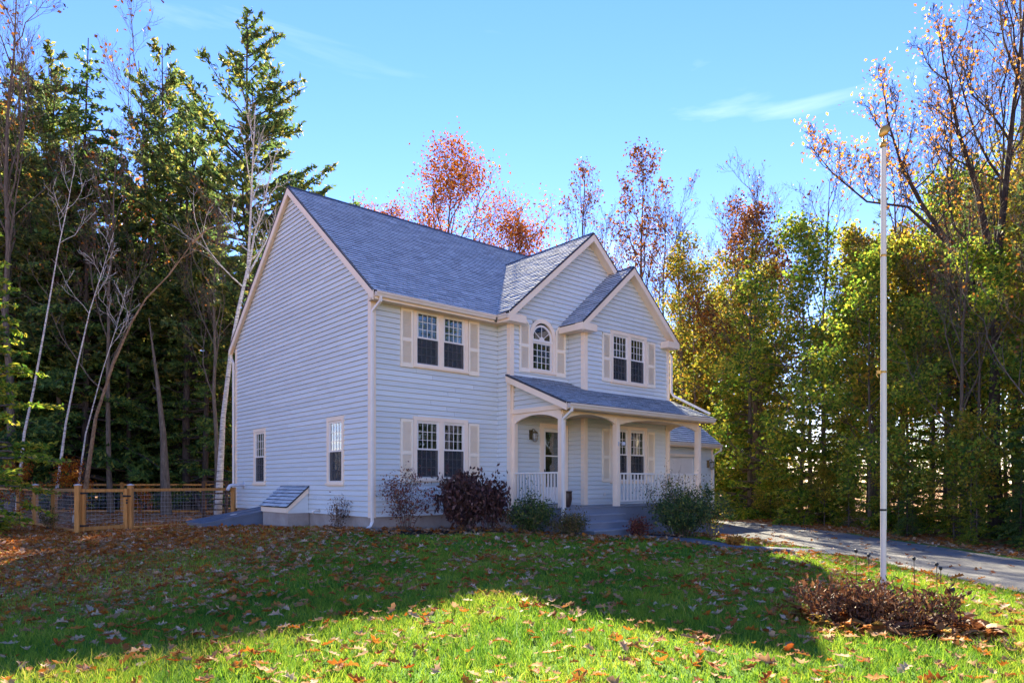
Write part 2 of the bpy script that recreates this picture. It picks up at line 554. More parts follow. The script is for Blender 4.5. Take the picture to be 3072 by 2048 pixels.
def sheet(name, poly, dz, mat, step=.5):
    """polygon in plan draped over the ground dz above it, with a skirt down its edge"""
    rng = np.random.default_rng(3)
    ring = []
    n = len(poly)
    for i in range(n):
        (x0, y0), (x1, y1) = poly[i], poly[(i + 1) % n]
        k = max(1, int(math.hypot(x1 - x0, y1 - y0) / step))
        for j in range(k):
            t = j / k
            ring.append((x0 + (x1 - x0) * t + rng.normal(0, .025), y0 + (y1 - y0) * t + rng.normal(0, .025)))
    import bmesh
    bm = bmesh.new()
    ys = [p[1] for p in ring]; xs = [p[0] for p in ring]
    top = [bm.verts.new((p[0], p[1], 0)) for p in ring]
    f = bm.faces.new(top)
    y = min(ys) + step
    while y < max(ys):
        bmesh.ops.bisect_plane(bm, geom=bm.verts[:] + bm.edges[:] + bm.faces[:], plane_co=(0, y, 0), plane_no=(0, 1, 0)); y += step
    x = min(xs) + step
    while x < max(xs):
        bmesh.ops.bisect_plane(bm, geom=bm.verts[:] + bm.edges[:] + bm.faces[:], plane_co=(x, 0, 0), plane_no=(1, 0, 0)); x += step
    P = np.array([(v.co.x, v.co.y) for v in bm.verts])
    Z = ground(P[:, 0], P[:, 1]) + dz
    for v, z in zip(bm.verts, Z): v.co.z = z
    be = [e for e in bm.edges if e.is_boundary]
    r = bmesh.ops.extrude_edge_only(bm, edges=be)
    for v in [g for g in r['geom'] if isinstance(g, bmesh.types.BMVert)]: v.co.z -= dz + .05
    bmesh.ops.recalc_face_normals(bm, faces=bm.faces)
    me = bpy.data.meshes.new(name); bm.to_mesh(me); bm.free()
    me.materials.append(mat)
    o = link(bpy.data.objects.new(name, me))
    return tag(o, kind='structure')
sheet('driveway', DRIVE, .03, M['asphalt'])
_l, _r = [], []
for i, (x, y) in enumerate(WALK):
    a, b = WALK[max(i - 1, 0)], WALK[min(i + 1, len(WALK) - 1)]
    d = Vector((b[0] - a[0], b[1] - a[1])).normalized()
    _l.append((x - d.y * .5, y + d.x * .5)); _r.append((x + d.y * .5, y - d.x * .5))
M['walk'] = paint('walkway_asphalt', (.10, .11, .13), (.17, .18, .20), rough=.8, scale=5, bump=.3, bscale=60)
sheet('walkway', _r + _l[::-1], .035, M['walk'], step=.4)

# ------------------------------------------------------------ house
house = empty('house', (HC[0], HC[1], 0), math.atan2(A[1], A[0]))
tag(house, 'two storey light blue clapboard house with cream trim and front porch', 'house')
SB = .33                       # bottom of the siding
COURSE = .134
V1, V2 = -.564, -1.25          # front planes of the two gabled wings
U1, U2, U3 = 4.13, 6.4625, 10.6
rs = random.Random(11)

class Wall:
    def __init__(self, o, d, n):
        self.o, self.d, self.n = o, d, n
    def __call__(self, s, q, z):
        """s along the wall, q out of it, z up"""
        return (self.o[0] + self.d[0] * s + self.n[0] * q, self.o[1] + self.d[1] * s + self.n[1] * q, z)

BOARDS = []
def siding_wall(w, outline, holes, parent=house, name='wall', joined=False, z0=SB, mat=None, exact=None):
    """sheathing with real openings, plus one lapped clapboard course after another"""
    mat = mat or M['siding']
    ss = [p[0] for p in outline]; zs = [p[1] for p in outline]
    rects = [(min(ss), max(ss), min(zs), max(zs))]
    for h in holes: rects = rect_minus(rects, h)
    mb = MB()
    for (a, b, c, d) in rects:
        p = clip_convex([(a, c), (b, c), (b, d), (a, d)], outline)
        if len(p) > 2: mb.prism([w(s, -.10, z) for s, z in p], [w(s, -.004, z) for s, z in p])
    wo_ = mb.build(name, mat, parent)
    k = 0
    jm = MB()
    z = z0
    while z < max(zs):
        rr = [(min(ss), max(ss), z, z + COURSE - .016)]
        for h in holes: rr = rect_minus(rr, h)
        r2 = []
        for (a, b, c, d) in rr:                       # butt joints in the long runs
            while b - a > 3.6:
                x = a + rs.uniform(1.3, 3.4)
                r2.append((a, x - .003, c, d)); a = x + .003
            r2.append((a, b, c, d))
        rr = r2
        cm = MB()
        for (a, b, c, d) in rr:
            p = clip_convex([(a, c), (b, c), (b, d), (a, d)], outline)
            if len(p) < 3: continue
            f = lambda zz: .034 - .030 * (zz - z) / COURSE
            bm_ = cm if joined else MB()
            bm_.prism([w(s, -.003, zz) for s, zz in p], [w(s, f(zz), zz) for s, zz in p])
            if not joined:
                ce = [sum(x) / len(bm_.v) for x in zip(*bm_.v)]
                wc = H2W(ce[0], ce[1])
                BOARDS.append(((b - a) * (d - c) / (wc[0] ** 2 + wc[1] ** 2) * (1.0 if parent is house else .01), wo_, bm_, mat))
        if cm.v and joined:
            jm.add(cm.v, cm.f)
        z += COURSE
        k += 1
    if joined:
        tag(jm.build('siding_boards', mat, wo_), kind='stuff')
    return wo_

# roof planes: ridge height, ridge line, slope
MZ, MV, MS = 10.12, 4.75, .82
W1Z, W1U, W1S = 8.95, 7.29, .858
W2Z, W2U, W2S = 7.97, 8.41, .877
EV = -.35
mainz = lambda v: MZ - MS * abs(v - MV)
w1z = lambda u: W1Z - W1S * abs(u - W1U)
w2z = lambda u: W2Z - W2S * abs(u - W2U)
PZ0, PV0, PS = 4.25, V1, .41
porchz = lambda v: PZ0 - PS * (PV0 - v)
RT = .07                        # roof build-up below the shingles

wg = Wall((0, 0), (0, 1), (-1, 0))
wf = Wall((0, 0), (1, 0), (0, -1))
w1r = Wall((U1, 0), (0, 1), (-1, 0))
w1f = Wall((0, V1), (1, 0), (0, -1))
w2r = Wall((U2, 0), (0, 1), (-1, 0))
w2f = Wall((0, V2), (1, 0), (0, -1))
wr = Wall((U3, 0), (0, 1), (1, 0))
wbk = Wall((0, 9.5), (1, 0), (0, 1))

HG = [(6.87, 7.68, 1.22, 2.87), (1.50, 2.28, 1.22, 2.87)]            # gable windows (openings)
HF = [(1.33, 2.05, 1.32, 2.83), (2.19, 2.91, 1.32, 2.83), (1.33, 2.05, 4.32, 5.72), (2.19, 2.91, 4.32, 5.72)]
H1 = [(4.97, 5.77, 4.50, 5.92), (5.40, 6.30, .55, 2.82)]
H2 = [(7.73, 8.44, 4.39, 5.82), (8.58, 9.29, 4.39, 5.82), (7.72, 8.44, 1.28, 2.86), (8.58, 9.30, 1.28, 2.86)]
e = .10
siding_wall(wg, [(0, SB), (9.5, SB), (9.5, mainz(9.5) - e), (MV, MZ - e), (0, mainz(0) - e)], HG)
siding_wall(wf, [(0, SB), (U1, SB), (U1, 6.0), (0, 6.0)], HF)
siding_wall(w1r, [(V1, SB), (0, SB), (0, 5.95), (V1, 5.95)], [])
siding_wall(w1f, [(U1, SB), (U3, SB), (U3, w1z(U3) - e), (W1U, W1Z - e), (U1, w1z(U1) - e)], H1 + [(6.60, 10.6, .3, 5.9)])
siding_wall(w2r, [(V2, SB), (V1, SB), (V1, 5.95), (V2, 5.95)], [])
siding_wall(w2f, [(U2, SB), (U3, SB), (U3, w2z(U3) - e), (W2U, W2Z - e), (U2, w2z(U2) - e)], H2)
siding_wall(wr, [(V2, SB), (9.5, SB), (9.5, mainz(9.5) - e), (MV, MZ - e), (.8, mainz(.8) - e), (V2, 6.0)], [], joined=True)
siding_wall(wbk, [(0, SB), (U3, SB), (U3, 6.0), (0, 6.0)], [], joined=True)

# foundation
mb = MB()
mb.box(.02, U3, .02, 9.48, -.6, SB + .01)
mb.box(U1 + .02, U3 - .01, V1 + .02, .01, -.6, SB + .005)
mb.box(U2 + .02, U3 - .02, V2 + .02, V1 + .01, -.6, SB)
mb.build('foundation', M['concrete'], house)

# corner boards
def corner_board(u, v, su, sv, z0, z1, w=.115, t=.034):
    """L shaped board wrapping an outer corner; su, sv point outwards"""
    m = MB()
    a0, a1 = sorted((u + su * t, u - su * w))
    b0, b1 = sorted((v + sv * t, v - sv * .002))
    m.box(a0, a1, b0, b1, z0, z1)
    a0, a1 = sorted((u + su * (t - .002), u - su * .002))
    b0, b1 = sorted((v - sv * .003, v - sv * w))
    m.box(a0, a1, b0, b1, z0, z1 - .003)
    m.build('corner_board', M['trim'], house)
corner_board(0, 0, -1, -1, SB - .02, 5.92)
corner_board(0, 9.5, -1, 1, SB - .02, 5.92)
corner_board(U1, V1, -1, -1, SB - .02, 5.90)
corner_board(U2, V2, -1, -1, .53, 5.86)
corner_board(U3, V2, 1, -1, SB - .02, 5.9)
corner_board(U3, 9.5, 1, 1, SB - .02, 5.9)

# ---- windows
def bars(w, boxes, name, mat, parent):
    m = MB()
    for (s0, s1, q0, q1, z0, z1) in boxes: m.box(s0, s1, q0, q1, z0, z1, mp=w)
    return m.build(name, mat, parent)

def pane_mesh(w, ws, hz, name='pane'):
    m = MB()
    o = w(0, 0, 0)
    m.box(-ws / 2, ws / 2, -.002, .002, -hz / 2, hz / 2, mp=lambda s, q, z: tuple(np.subtract(w(s, q, z), o)))
    return m.mesh(name, M['glass'])

def sash(w, s0, s1, z0, z1, q, parent, cols=4, rows=3, fr=.042, skip=None):
    bars(w, [(s0, s1, q - .035, q, z0, z0 + fr), (s0, s1, q - .035, q, z1 - fr, z1), (s0, s0 + fr, q - .035, q - .001, z0 + fr, z1 - fr), (s1 - fr, s1, q - .035, q - .001, z0 + fr, z1 - fr)], 'sash', M['white'], parent)
    a0, a1, b0, b1 = s0 + fr, s1 - fr, z0 + fr, z1 - fr
    mw = .014
    bx = []
    for i in range(1, cols): x = a0 + (a1 - a0) * i / cols; bx.append((x - mw / 2, x + mw / 2, q - .028, q - .008, b0, b1))
    for j in range(1, rows): y = b0 + (b1 - b0) * j / rows; bx.append((a0, a1, q - .026, q - .009, y - mw / 2, y + mw / 2))
    bars(w, bx, 'muntin_grid', M['white'], parent)
    me = pane_mesh(w, (a1 - a0) / cols - mw + .004, (b1 - b0) / rows - mw + .004)
    for i in range(cols):
        for j in range(rows):
            o = bpy.data.objects.new('pane', me)
            o.location = w(a0 + (a1 - a0) * (i + .5) / cols, q - .018, b0 + (b1 - b0) * (j + .5) / rows)
            link(o, parent)

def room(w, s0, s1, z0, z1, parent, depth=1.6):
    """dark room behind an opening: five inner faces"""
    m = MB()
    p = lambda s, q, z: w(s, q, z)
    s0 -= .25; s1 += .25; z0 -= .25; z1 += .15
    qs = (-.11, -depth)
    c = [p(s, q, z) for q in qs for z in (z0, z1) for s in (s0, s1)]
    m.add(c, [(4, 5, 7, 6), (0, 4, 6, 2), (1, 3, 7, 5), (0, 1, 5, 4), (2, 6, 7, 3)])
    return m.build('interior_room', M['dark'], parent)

def window(w, s0, s1, z0, z1, units, casing=.105, screen='low'):
    """casing board frame, sill, sashes with muntins and single panes"""
    m = MB()
    T = .05
    m.box(s0, s1, -.02, T, z1 - casing, z1, mp=w)
    m.box(s0, s1, -.02, T, z0, z0 + casing, mp=w)
    edges = [s0] + [x for u in units for x in u[:2]] + [s1]
    for i in range(0, len(edges), 2):
        m.box(edges[i], edges[i + 1], -.02, T - .002, z0 + casing, z1 - casing, mp=w)
    win = m.build('window', M['trim'], house)
    bars(w, [(s0 - .015, s1 + .015, T, T + .035, z0 + .02, z0 + casing - .03)], 'sill', M['trim'], win)
    for (a, b, c, d) in units:
        f = .022
        bars(w, [(a, a + f, -.09, .03, c, d), (b - f, b, -.09, .03, c, d), (a + f, b - f, -.09, .03, d - f, d), (a + f, b - f, -.09, .03, c, c + f)], 'jamb_liner', M['white'], win)
        a, b, c, d = a + f, b - f, c + f, d - f
        mid = (c + d) / 2 + .01
        sash(w, a, b, mid - .02, d, .012, win)
        sash(w, a, b, c, mid + .015, -.030, win)
        if screen == 'low':
            bars(w, [(a + .004, b - .004, .002, .004, c + .004, mid - .022)], 'insect_screen', M['screen'], win)
        room(w, a, b, c, d, win)
        cu = MB()
        k = 9
        for (e0, e1) in ((a, a + (b - a) * .24), (b - (b - a) * .20, b)):
            pts = [(e0 + (e1 - e0) * i / k, -.16 + .018 * math.sin(i * 2.1)) for i in range(k + 1)]
            for (p, q) in zip(pts[:-1], pts[1:]):
                cu.add([w(p[0], p[1], c - .05), w(q[0], q[1], c - .05), w(q[0], q[1], d), w(p[0], p[1], d)], [(0, 1, 2, 3)])
        tag(cu.build('curtains', M['drape'], win), kind='stuff')
    return win

window(wg, 6.77, 7.78, 1.11, 2.98, [HG[0]])
window(wg, 1.40, 2.38, 1.11, 2.98, [HG[1]])
window(wf, 1.22, 3.02, 1.21, 2.94, HF[:2])
window(wf, 1.22, 3.02, 4.21, 5.84, HF[2:])
window(w2f, 7.62, 9.40, 4.28, 5.93, H2[:2])
wl = window(w2f, 7.61, 9.41, 1.17, 2.98, H2[2:])
# arched window over the door
def arch_window():
    w = w1f
    s0, s1, z0 = 4.85, 5.89, 4.40
    c = (s0 + s1) / 2
    ro, ri = (s1 - s0) / 2, .40
    zc = 5.50
    m = MB()
    m.box(s0, s1, -.02, .05, z0, z0 + .10, mp=w)
    m.box(s0, c - ri, -.02, .048, z0 + .10, zc, mp=w)
    m.box(c + ri, s1, -.02, .048, z0 + .10, zc, mp=w)
    n = 24
    for i in range(n):
        a, b = math.pi * i / n, math.pi * (i + 1) / n
        q = [(c + r * math.cos(t), zc + r * math.sin(t)) for (r, t) in ((ri, a), (ro, a), (ro, b), (ri, b))]
        m.prism([w(s, -.02, z) for s, z in q], [w(s, .05, z) for s, z in q])
    # siding infill in the corners of the square opening
    win = m.build('window', M['trim'], house)
    win['label'] = 'arched window with fan light above the porch roof'
    bars(w, [(s0 - .015, s1 + .015, .05, .08, z0 + .02, z0 + .075)], 'sill', M['trim'], win)
    # square lower sash
    sash(w, c - ri, c + ri, z0 + .10, 5.33, .0, win, cols=4, rows=4, fr=.05)
    bars(w, [(c - ri, c + ri, -.04, .03, 5.33, 5.40)], 'transom_bar', M['white'], win)
    # fan light: glass segments between ray muntins
    m = MB()
    for i in range(n):
        a, b = math.pi * i / n, math.pi * (i + 1) / n
        q = [(c + r * math.cos(t), zc - .06 + r * math.sin(t)) for (r, t) in ((.35, a), (.41, a), (.41, b), (.35, b))]
        m.prism([w(s, -.035, z) for s, z in q], [w(s, .0, z) for s, z in q])
        q = [(c + r * math.cos(t), 5.40 + r * math.sin(t)) for (r, t) in ((.0005, a), (.10, a), (.10, b), (.0005, b))]
        m.prism([w(s, -.03, z) for s, z in q], [w(s, .002, z) for s, z in q])
    m.box(c - ri, c - .33, -.034, -.001, 5.40, zc, mp=w); m.box(c + .33, c + ri, -.034, -.001, 5.40, zc, mp=w)
    m.build('fan_frame', M['white'], win)
    rays = [R(x) for x in (0, 38, 90, 142, 180)]
    m = MB()
    for t in rays[1:-1]:
        d = (math.cos(t), math.sin(t)); p = (-d[1] * .008, d[0] * .008)
        q = [(c + d[0] * .09 + p[0], 5.4 + d[1] * .09 + p[1]), (c + d[0] * .40 + p[0], 5.4 + d[1] * .40 + p[1]), (c + d[0] * .40 - p[0], 5.4 + d[1] * .40 - p[1]), (c + d[0] * .09 - p[0], 5.4 + d[1] * .09 - p[1])]
        m.prism([w(s, -.026, z) for s, z in q], [w(s, -.008, z) for s, z in q])
    m.build('muntin_grid', M['white'], win)
    for a, b in zip(rays[:-1], rays[1:]):
        k = 8
        ring = [(c + .09 * math.cos(a + (b - a) * i / k), 5.4 + .09 * math.sin(a + (b - a) * i / k)) for i in range(k, -1, -1)]
        ring += [(c + .37 * math.cos(a + (b - a) * i / k), 5.41 + .41 * math.sin(a + (b - a) * i / k)) for i in range(k + 1)]
        m = MB()
        m.prism([w(s, -.019, z) for s, z in ring], [w(s, -.015, z) for s, z in ring])
        m.build('pane', M['glass'], win)
    room(w, c - ri, c + ri, z0 + .1, zc + ri - .05, win, depth=2.2)
arch_window()
# shutters
def shutter(w, s0, s1, z0, z1, arch=None):
    """louvred shutter; arch = +1/-1 scoops the top towards that side"""
    m = MB()
    st, q0, q1 = .055, .026, .062
    def top(s):
        if not arch: return z1
        t = (s - s0) / (s1 - s0)
        if arch < 0: t = 1 - t
        return z1 - .30 * max(0, t - .25) ** 1.6 / .75 ** 1.6
    zm = z0 + (z1 - z0) * .47
    n = 10 if arch else 1
    m.box(s0, s0 + st, q0, q1, z0, top(s0 + st / 2) - (.0 if not arch else .01), mp=w)
    m.box(s1 - st, s1, q0, q1, z0, top(s1 - st / 2) - (.0 if not arch else .01), mp=w)
    m.box(s0 + st, s1 - st, q0, q1 - .002, z0, z0 + .11, mp=w)
    m.box(s0 + st, s1 - st, q0, q1 - .002, zm - .045, zm + .045, mp=w)
    for i in range(n):
        a, b = s0 + (s1 - s0) * i / n, s0 + (s1 - s0) * (i + 1) / n
        r1 = [(a, top(a) - .07), (b, top(b) - .07), (b, top(b)), (a, top(a))]
        m.prism([w(s, q0, z) for s, z in r1], [w(s, q1 - .001, z) for s, z in r1])
    o = m.build('shutter', M['shutter'], house)
    l = MB()
    for (a, b) in ((z0 + .11, zm - .045), (zm + .045, z1 - .07)):
        z = a + .012
        while z < b - .008:
            lim = s1 - st
            lo = s0 + st
            if arch:
                while top(lim) - .06 < z + .02 and lim > lo: lim -= .02
                while top(lo) - .06 < z + .02 and lo < lim: lo += .02
            if lim - lo > .03:
                l.add([w(lo, .030, z + .020), w(lim, .030, z + .020), w(lim, .056, z - .006), w(lo, .056, z - .006), w(lo, .026, z + .016), w(lim, .026, z + .016), w(lim, .052, z - .010), w(lo, .052, z - .010)],
                      [(0, 1, 2, 3), (7, 6, 5, 4), (3, 2, 6, 7), (0, 3, 7, 4), (1, 5, 6, 2)])
            z += .029
    tag(l.build('louvers', M['shutter'], o), kind='stuff')
    return o
for (w, z0, z1, L, Rr) in ((wf, 1.2, 2.85, (.835, 1.205), (3.035, 3.41)), (wf, 4.2, 5.72, (.835, 1.205), (3.035, 3.41)), (w2f, 4.31, 5.80, (7.23, 7.605), (9.415, 9.83)), (w2f, 1.22, 2.86, (7.215, 7.595), (9.425, 9.80))):
    shutter(w, L[0], L[1], z0, z1)
    shutter(w, Rr[0], Rr[1], z0, z1)
shutter(w1f, 4.45, 4.84, 4.39, 6.02, arch=1)
shutter(w1f, 5.90, 6.31, 4.39, 6.02, arch=-1)

# front door behind a glazed storm door
w = w1f
m = MB()
m.box(5.26, 5.405, -.02, .05, .55, 2.95, mp=w); m.box(6.295, 6.42, -.02, .05, .55, 2.95, mp=w); m.box(5.405, 6.295, -.02, .05, 2.815, 2.95, mp=w)
door = m.build('door', M['trim'], house)
bars(w, [(5.405, 5.50, -.03, .015, .585, 2.81), (6.20, 6.295, -.03, .015, .585, 2.81), (5.50, 6.20, -.03, .015, 2.71, 2.81), (5.50, 6.20, -.03, .015, .585, 1.07), (5.50, 6.20, -.025, .012, 1.98, 2.015)], 'storm_door_frame', M['white'], door)
bars(w, [(5.50, 6.20, -.012, -.006, 1.07, 1.98)], 'pane', M['glass'], door)
bars(w, [(5.50, 6.20, -.012, -.006, 2.015, 2.71)], 'pane', M['glass'], door)
bars(w, [(5.405, 6.295, -.09, -.05, .585, 2.81)], 'inner_door', M['dark'], door)
bars(w, [(5.38, 6.32, -.05, .07, .54, .585)], 'threshold', M['porch'], door)
m = MB()
m.box(5.43, 5.465, .015, .03, 1.36, 1.60, mp=w)
m.tube([w(5.447, .02, 1.55), w(5.447, .07, 1.54), w(5.447, .07, 1.44), w(5.447, .02, 1.42)], .009, 8)
m.build('handle', M['black'], door)

# ---- roofs
SH_ALL = []      # every shingle tab: (distance score, roof object, verts, faces, tone)
def slope_frame(o, e1, e2):
    o, e1, e2 = Vector(o), Vector(e1).normalized(), Vector(e2).normalized()
    n = e1.cross(e2).normalized()
    return o, e1, e2, n
def roof_slope(name, o, e1, e2, poly, thick=.06, parent=house, store=None, seed=1):
    """deck slab plus lapped shingle tabs; poly is convex, counter-clockwise, in (e1,e2) coordinates"""
    o, e1, e2, n = slope_frame(o, e1, e2)
    mp_ = lambda p, q, h: tuple(o + e1 * p + e2 * q + n * h)
    m = MB()
    m.prism([mp_(p, q, -thick) for p, q in poly], [mp_(p, q, -.004) for p, q in poly])
    ro_ = m.build(name, M['deck'], parent)
    rng = random.Random(seed)
    ex, tw = .145, .32
    ps = [p[0] for p in poly]; qs = [p[1] for p in poly]
    q = min(qs) - .012
    row = 0
    cam_l = None
    while q < max(qs):
        p = min(ps) - rng.random() * tw
        while p < max(ps):
            wdt = tw * rng.choice((.62, .8, 1.0, 1.0, 1.25))
            drop = rng.choice((0, 0, .006, .012))
            th = .013 + rng.random() * .007
            tone = .2 + .8 * rng.random()
            f = lambda qq: .002 + th * max(0.0, min(1.0, (q + ex + .015 - qq) / (ex + .015)))
            clipper = poly if row else [(a, b - (.02 if b <= min(qs) + 1e-6 else 0)) for a, b in poly]
            qm = q + ex * .83
            vv, ff, tt = [], [], []
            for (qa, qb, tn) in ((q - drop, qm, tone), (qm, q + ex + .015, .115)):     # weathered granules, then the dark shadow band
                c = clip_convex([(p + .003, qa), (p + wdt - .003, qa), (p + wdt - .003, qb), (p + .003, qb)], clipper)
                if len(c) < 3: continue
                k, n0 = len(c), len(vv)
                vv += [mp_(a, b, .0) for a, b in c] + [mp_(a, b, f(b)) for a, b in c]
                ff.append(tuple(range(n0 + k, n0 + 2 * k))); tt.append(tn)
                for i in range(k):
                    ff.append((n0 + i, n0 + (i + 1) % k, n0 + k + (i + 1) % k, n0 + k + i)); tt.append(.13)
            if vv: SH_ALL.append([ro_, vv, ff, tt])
            p += wdt
        q += ex
        row += 1
    return ro_

def up(e, s, sgn):
    """unit-ish vector climbing at slope s along horizontal e*sgn"""
    return (e[0] * sgn, e[1] * sgn, s)
SL = math.sqrt(1 + MS * MS)
# main roof, front slope (left of the wing and the part behind its ridge)
o = (-.13, EV, mainz(EV))
Q = lambda v: (v - EV) * SL
vj = MV - (MZ - W1Z) / MS                    # where the wing ridge meets the main slope
uj = W1U - (W1Z - mainz(EV)) / W1S           # foot of the valley
main = roof_slope('roof', o, (1, 0, 0), up((0, 1), MS, 1), [(0, 0), (uj + .13, 0), (W1U + .13, Q(vj)), (W1U + .13, Q(MV)), (0, Q(MV))], seed=2)
main['label'] = 'long front slope of the main roof'
roof_slope('roof', o, (1, 0, 0), up((0, 1), MS, 1), [(W1U + .13, Q(vj)), (10.75 + .13, 0), (10.88, Q(MV)), (W1U + .13, Q(MV))], seed=3)
# back slope
o = (10.75, 9.85, mainz(9.85))
m = MB()
b0 = [(-.13, 9.85, mainz(9.85)), (10.75, 9.85, mainz(9.85)), (10.75, MV, MZ), (-.13, MV, MZ)]
m.prism([(x, y, z - .07) for x, y, z in b0], [(x, y, z + .008) for x, y, z in b0])
m.r = [.4] * len(m.f)
m.build('roof', M['shingle'], house)
# wing 1
S1 = math.sqrt(1 + W1S * W1S)
fv = V1 - .30
eu = W1U - 3.46
o = (eu, vj + .2, w1z(eu))
P1 = lambda v: (vj + .2 - v)
C1 = lambda u: (u - eu) * S1
roof_slope('roof', o, (0, -1, 0), up((1, 0), W1S, 1), [(P1(EV), C1(uj)), (P1(fv), 0), (P1(fv), C1(W1U)), (P1(vj), C1(W1U))], seed=4)
er = W1U + 3.46
o = (er, fv, w1z(er))
Q1 = lambda v: (v - fv)
roof_slope('roof', o, (0, 1, 0), up((1, 0), W1S, -1), [(0, 0), (Q1(EV), 0), (Q1(vj), C1(W1U)), (0, C1(W1U))], seed=5)
# wing 2
S2 = math.sqrt(1 + W2S * W2S)
fv2 = V2 - .30
e2u = W2U - 2.36
o = (e2u, V1, w2z(e2u))
roof_slope('roof', o, (0, -1, 0), up((1, 0), W2S, 1), [(0, 0), (V1 - fv2, 0), (V1 - fv2, 2.36 * S2), (0, 2.36 * S2)], seed=6)
e2r = W2U + 2.36
o = (e2r, fv2, w2z(e2r) + .004)
roof_slope('roof', o, (0, 1, 0), up((1, 0), W2S, -1), [(0, 0), (fv - fv2 + .02, 0), (fv - fv2 + .02, 2.36 * S2), (0, 2.36 * S2)], seed=7)
# porch roof
SP = math.sqrt(1 + PS * PS)
pe = -2.95
o = (3.98, pe, porchz(pe))
T = lambda v: (v - pe) * SP
pr = roof_slope('porch_roof', o, (1, 0, 0), up((0, 1), PS, 1), [(0, 0), (10.68 - 3.98, 0), (10.68 - 3.98, T(V2)), (U2 - 3.98, T(V2)), (0, T(V2))], seed=8)
roof_slope('porch_roof', o, (1, 0, 0), up((0, 1), PS, 1), [(0, T(V2)), (U2 - 3.98 + .02, T(V2)), (U2 - 3.98 + .02, T(V1)), (0, T(V1))], seed=9)

# ridge caps
def ridge(p, q, s, half=.13, name='ridge_cap'):
    p, q = Vector(p), Vector(q)
    d = (q - p).normalized()
    sd = d.cross(Vector((0, 0, 1))).normalized()
    m = MB()
    a = []
    for pt in (p, q):
        a.append([tuple(pt + sd * half + Vector((0, 0, -half * s + .012))), tuple(pt + Vector((0, 0, .035))), tuple(pt - sd * half + Vector((0, 0, -half * s + .012))), tuple(pt - sd * half + Vector((0, 0, -half * s - .02))), tuple(pt + Vector((0, 0, -.01))), tuple(pt + sd * half + Vector((0, 0, -half * s - .02)))])
    m.prism(a[0], a[1])
    m.build(name, M['ridge'], house)
ridge((-.13, MV, MZ), (10.75, MV, MZ), MS)
ridge((W1U, fv, W1Z), (W1U, vj + .1, W1Z), W1S, half=.11)
ridge((W2U, fv2, W2Z), (W2U, fv + .3, W2Z), W2S, half=.11)

# rake boards with drip edge, soffits, fascias
def sloped_board(pts, thick_dir, t, hgt, name, mat, drop=0.0):
    """board following a sloped line; pts two (u,v,z) top points; hgt measured vertically"""
    m = MB()
    for p, q in zip(pts[:-1], pts[1:]):
        a = [(p[0], p[1], p[2] - drop), (q[0], q[1], q[2] - drop), (q[0], q[1], q[2] - drop - hgt), (p[0], p[1], p[2] - drop - hgt)]
        b = [(x + thick_dir[0] * t, y + thick_dir[1] * t, z) for x, y, z in a]
        m.prism(a, b)
    return m.build(name, mat, house)
def rake(pts, d, w=.24, soff=0.0):
    sloped_board(pts, d, .03, w, 'rake_board', M['trim'], drop=.012)
    sloped_board([(x + d[0] * .03, y + d[1] * .03, z) for x, y, z in pts], d, .012, .045, 'drip_edge', M['ridge'], drop=-.006)
    if soff:
        m = MB()
        for p, q in zip(pts[:-1], pts[1:]):
            a = [(p[0] - d[0] * .002, p[1] - d[1] * .002, p[2] - .16), (q[0] - d[0] * .002, q[1] - d[1] * .002, q[2] - .16), (q[0] - d[0] * soff, q[1] - d[1] * soff, q[2] - .16), (p[0] - d[0] * soff, p[1] - d[1] * soff, p[2] - .16)]
            m.prism(a, [(x, y, z + .015) for x, y, z in a])
        m.build('rake_soffit', M['trim'], house)
rake([(-.13, EV, mainz(EV)), (-.13, MV, MZ)], (-1, 0), soff=.11)
rake([(-.13, MV, MZ), (-.13, 9.85, mainz(9.85))], (-1, 0), soff=.11)
rake([(eu, fv, w1z(eu)), (W1U, fv, W1Z)], (0, -1), soff=.30)
rake([(W1U, fv, W1Z), (W2U + .1, fv, w1z(W2U + .1))], (0, -1), soff=.30)
rake([(e2u, fv2, w2z(e2u)), (W2U, fv2, W2Z)], (0, -1), soff=.30)
rake([(W2U, fv2, W2Z), (e2r, fv2, w2z(e2r))], (0, -1), soff=.30)
rake([(3.98, pe, porchz(pe)), (3.98, V1, porchz(V1))], (-1, 0), w=.20, soff=.2)
rake([(10.68, V2, porchz(V2)), (10.68, pe, porchz(pe))], (1, 0), w=.20, soff=.12)

def boxp(name, mat, *b, parent=house):
    m = MB()
    for q in b: m.box(*q)
    return m.build(name, mat, parent)
ez = mainz(EV)
# main eave: fascia and soffit
boxp('fascia', M['trim'], (-.10, uj - .05, EV + .005, EV + .03, ez - .22, ez - .065))
boxp('soffit', M['soffit'], (-.10, U1 - .04, EV + .031, -.026, ez - .215, ez - .195))
boxp('soffit', M['soffit'], (eu + .03, U1 - .036, V1 - .26, EV + .03, ez - .213, ez - .194))
boxp('fascia', M['trim'], (eu + .002, eu + .028, fv + .002, EV + .03, ez - .22, ez - .06))
# cornice returns
boxp('cornice_return', M['trim'], (eu - .01, eu + .62, fv - .035, V1 - .026, ez - .235, ez - .03))
boxp('cornice_return', M['trim'], (e2u - .01, e2u + .62, fv2 - .035, V2 - .026, w2z(e2u) - .22, w2z(e2u) - .015))
boxp('cornice_return', M['trim'], (e2r - .62, e2r + .01, fv2 - .035, V2 - .026, w2z(e2r) - .22, w2z(e2r) - .015))
boxp('fascia', M['trim'], (e2u - .004, e2u + .025, V2 - .02, V1 - .03, w2z(e2u) - .21, w2z(e2u) - .03))
boxp('soffit', M['soffit'], (e2u + .026, U2 - .03, V2 - .02, V1 - .03, w2z(e2u) - .20, w2z(e2u) - .18))
boxp('fascia', M['trim'], (e2r - .025, e2r + .004, V2 - .02, 1.0, w2z(e2r) - .21, w2z(e2r) - .04))

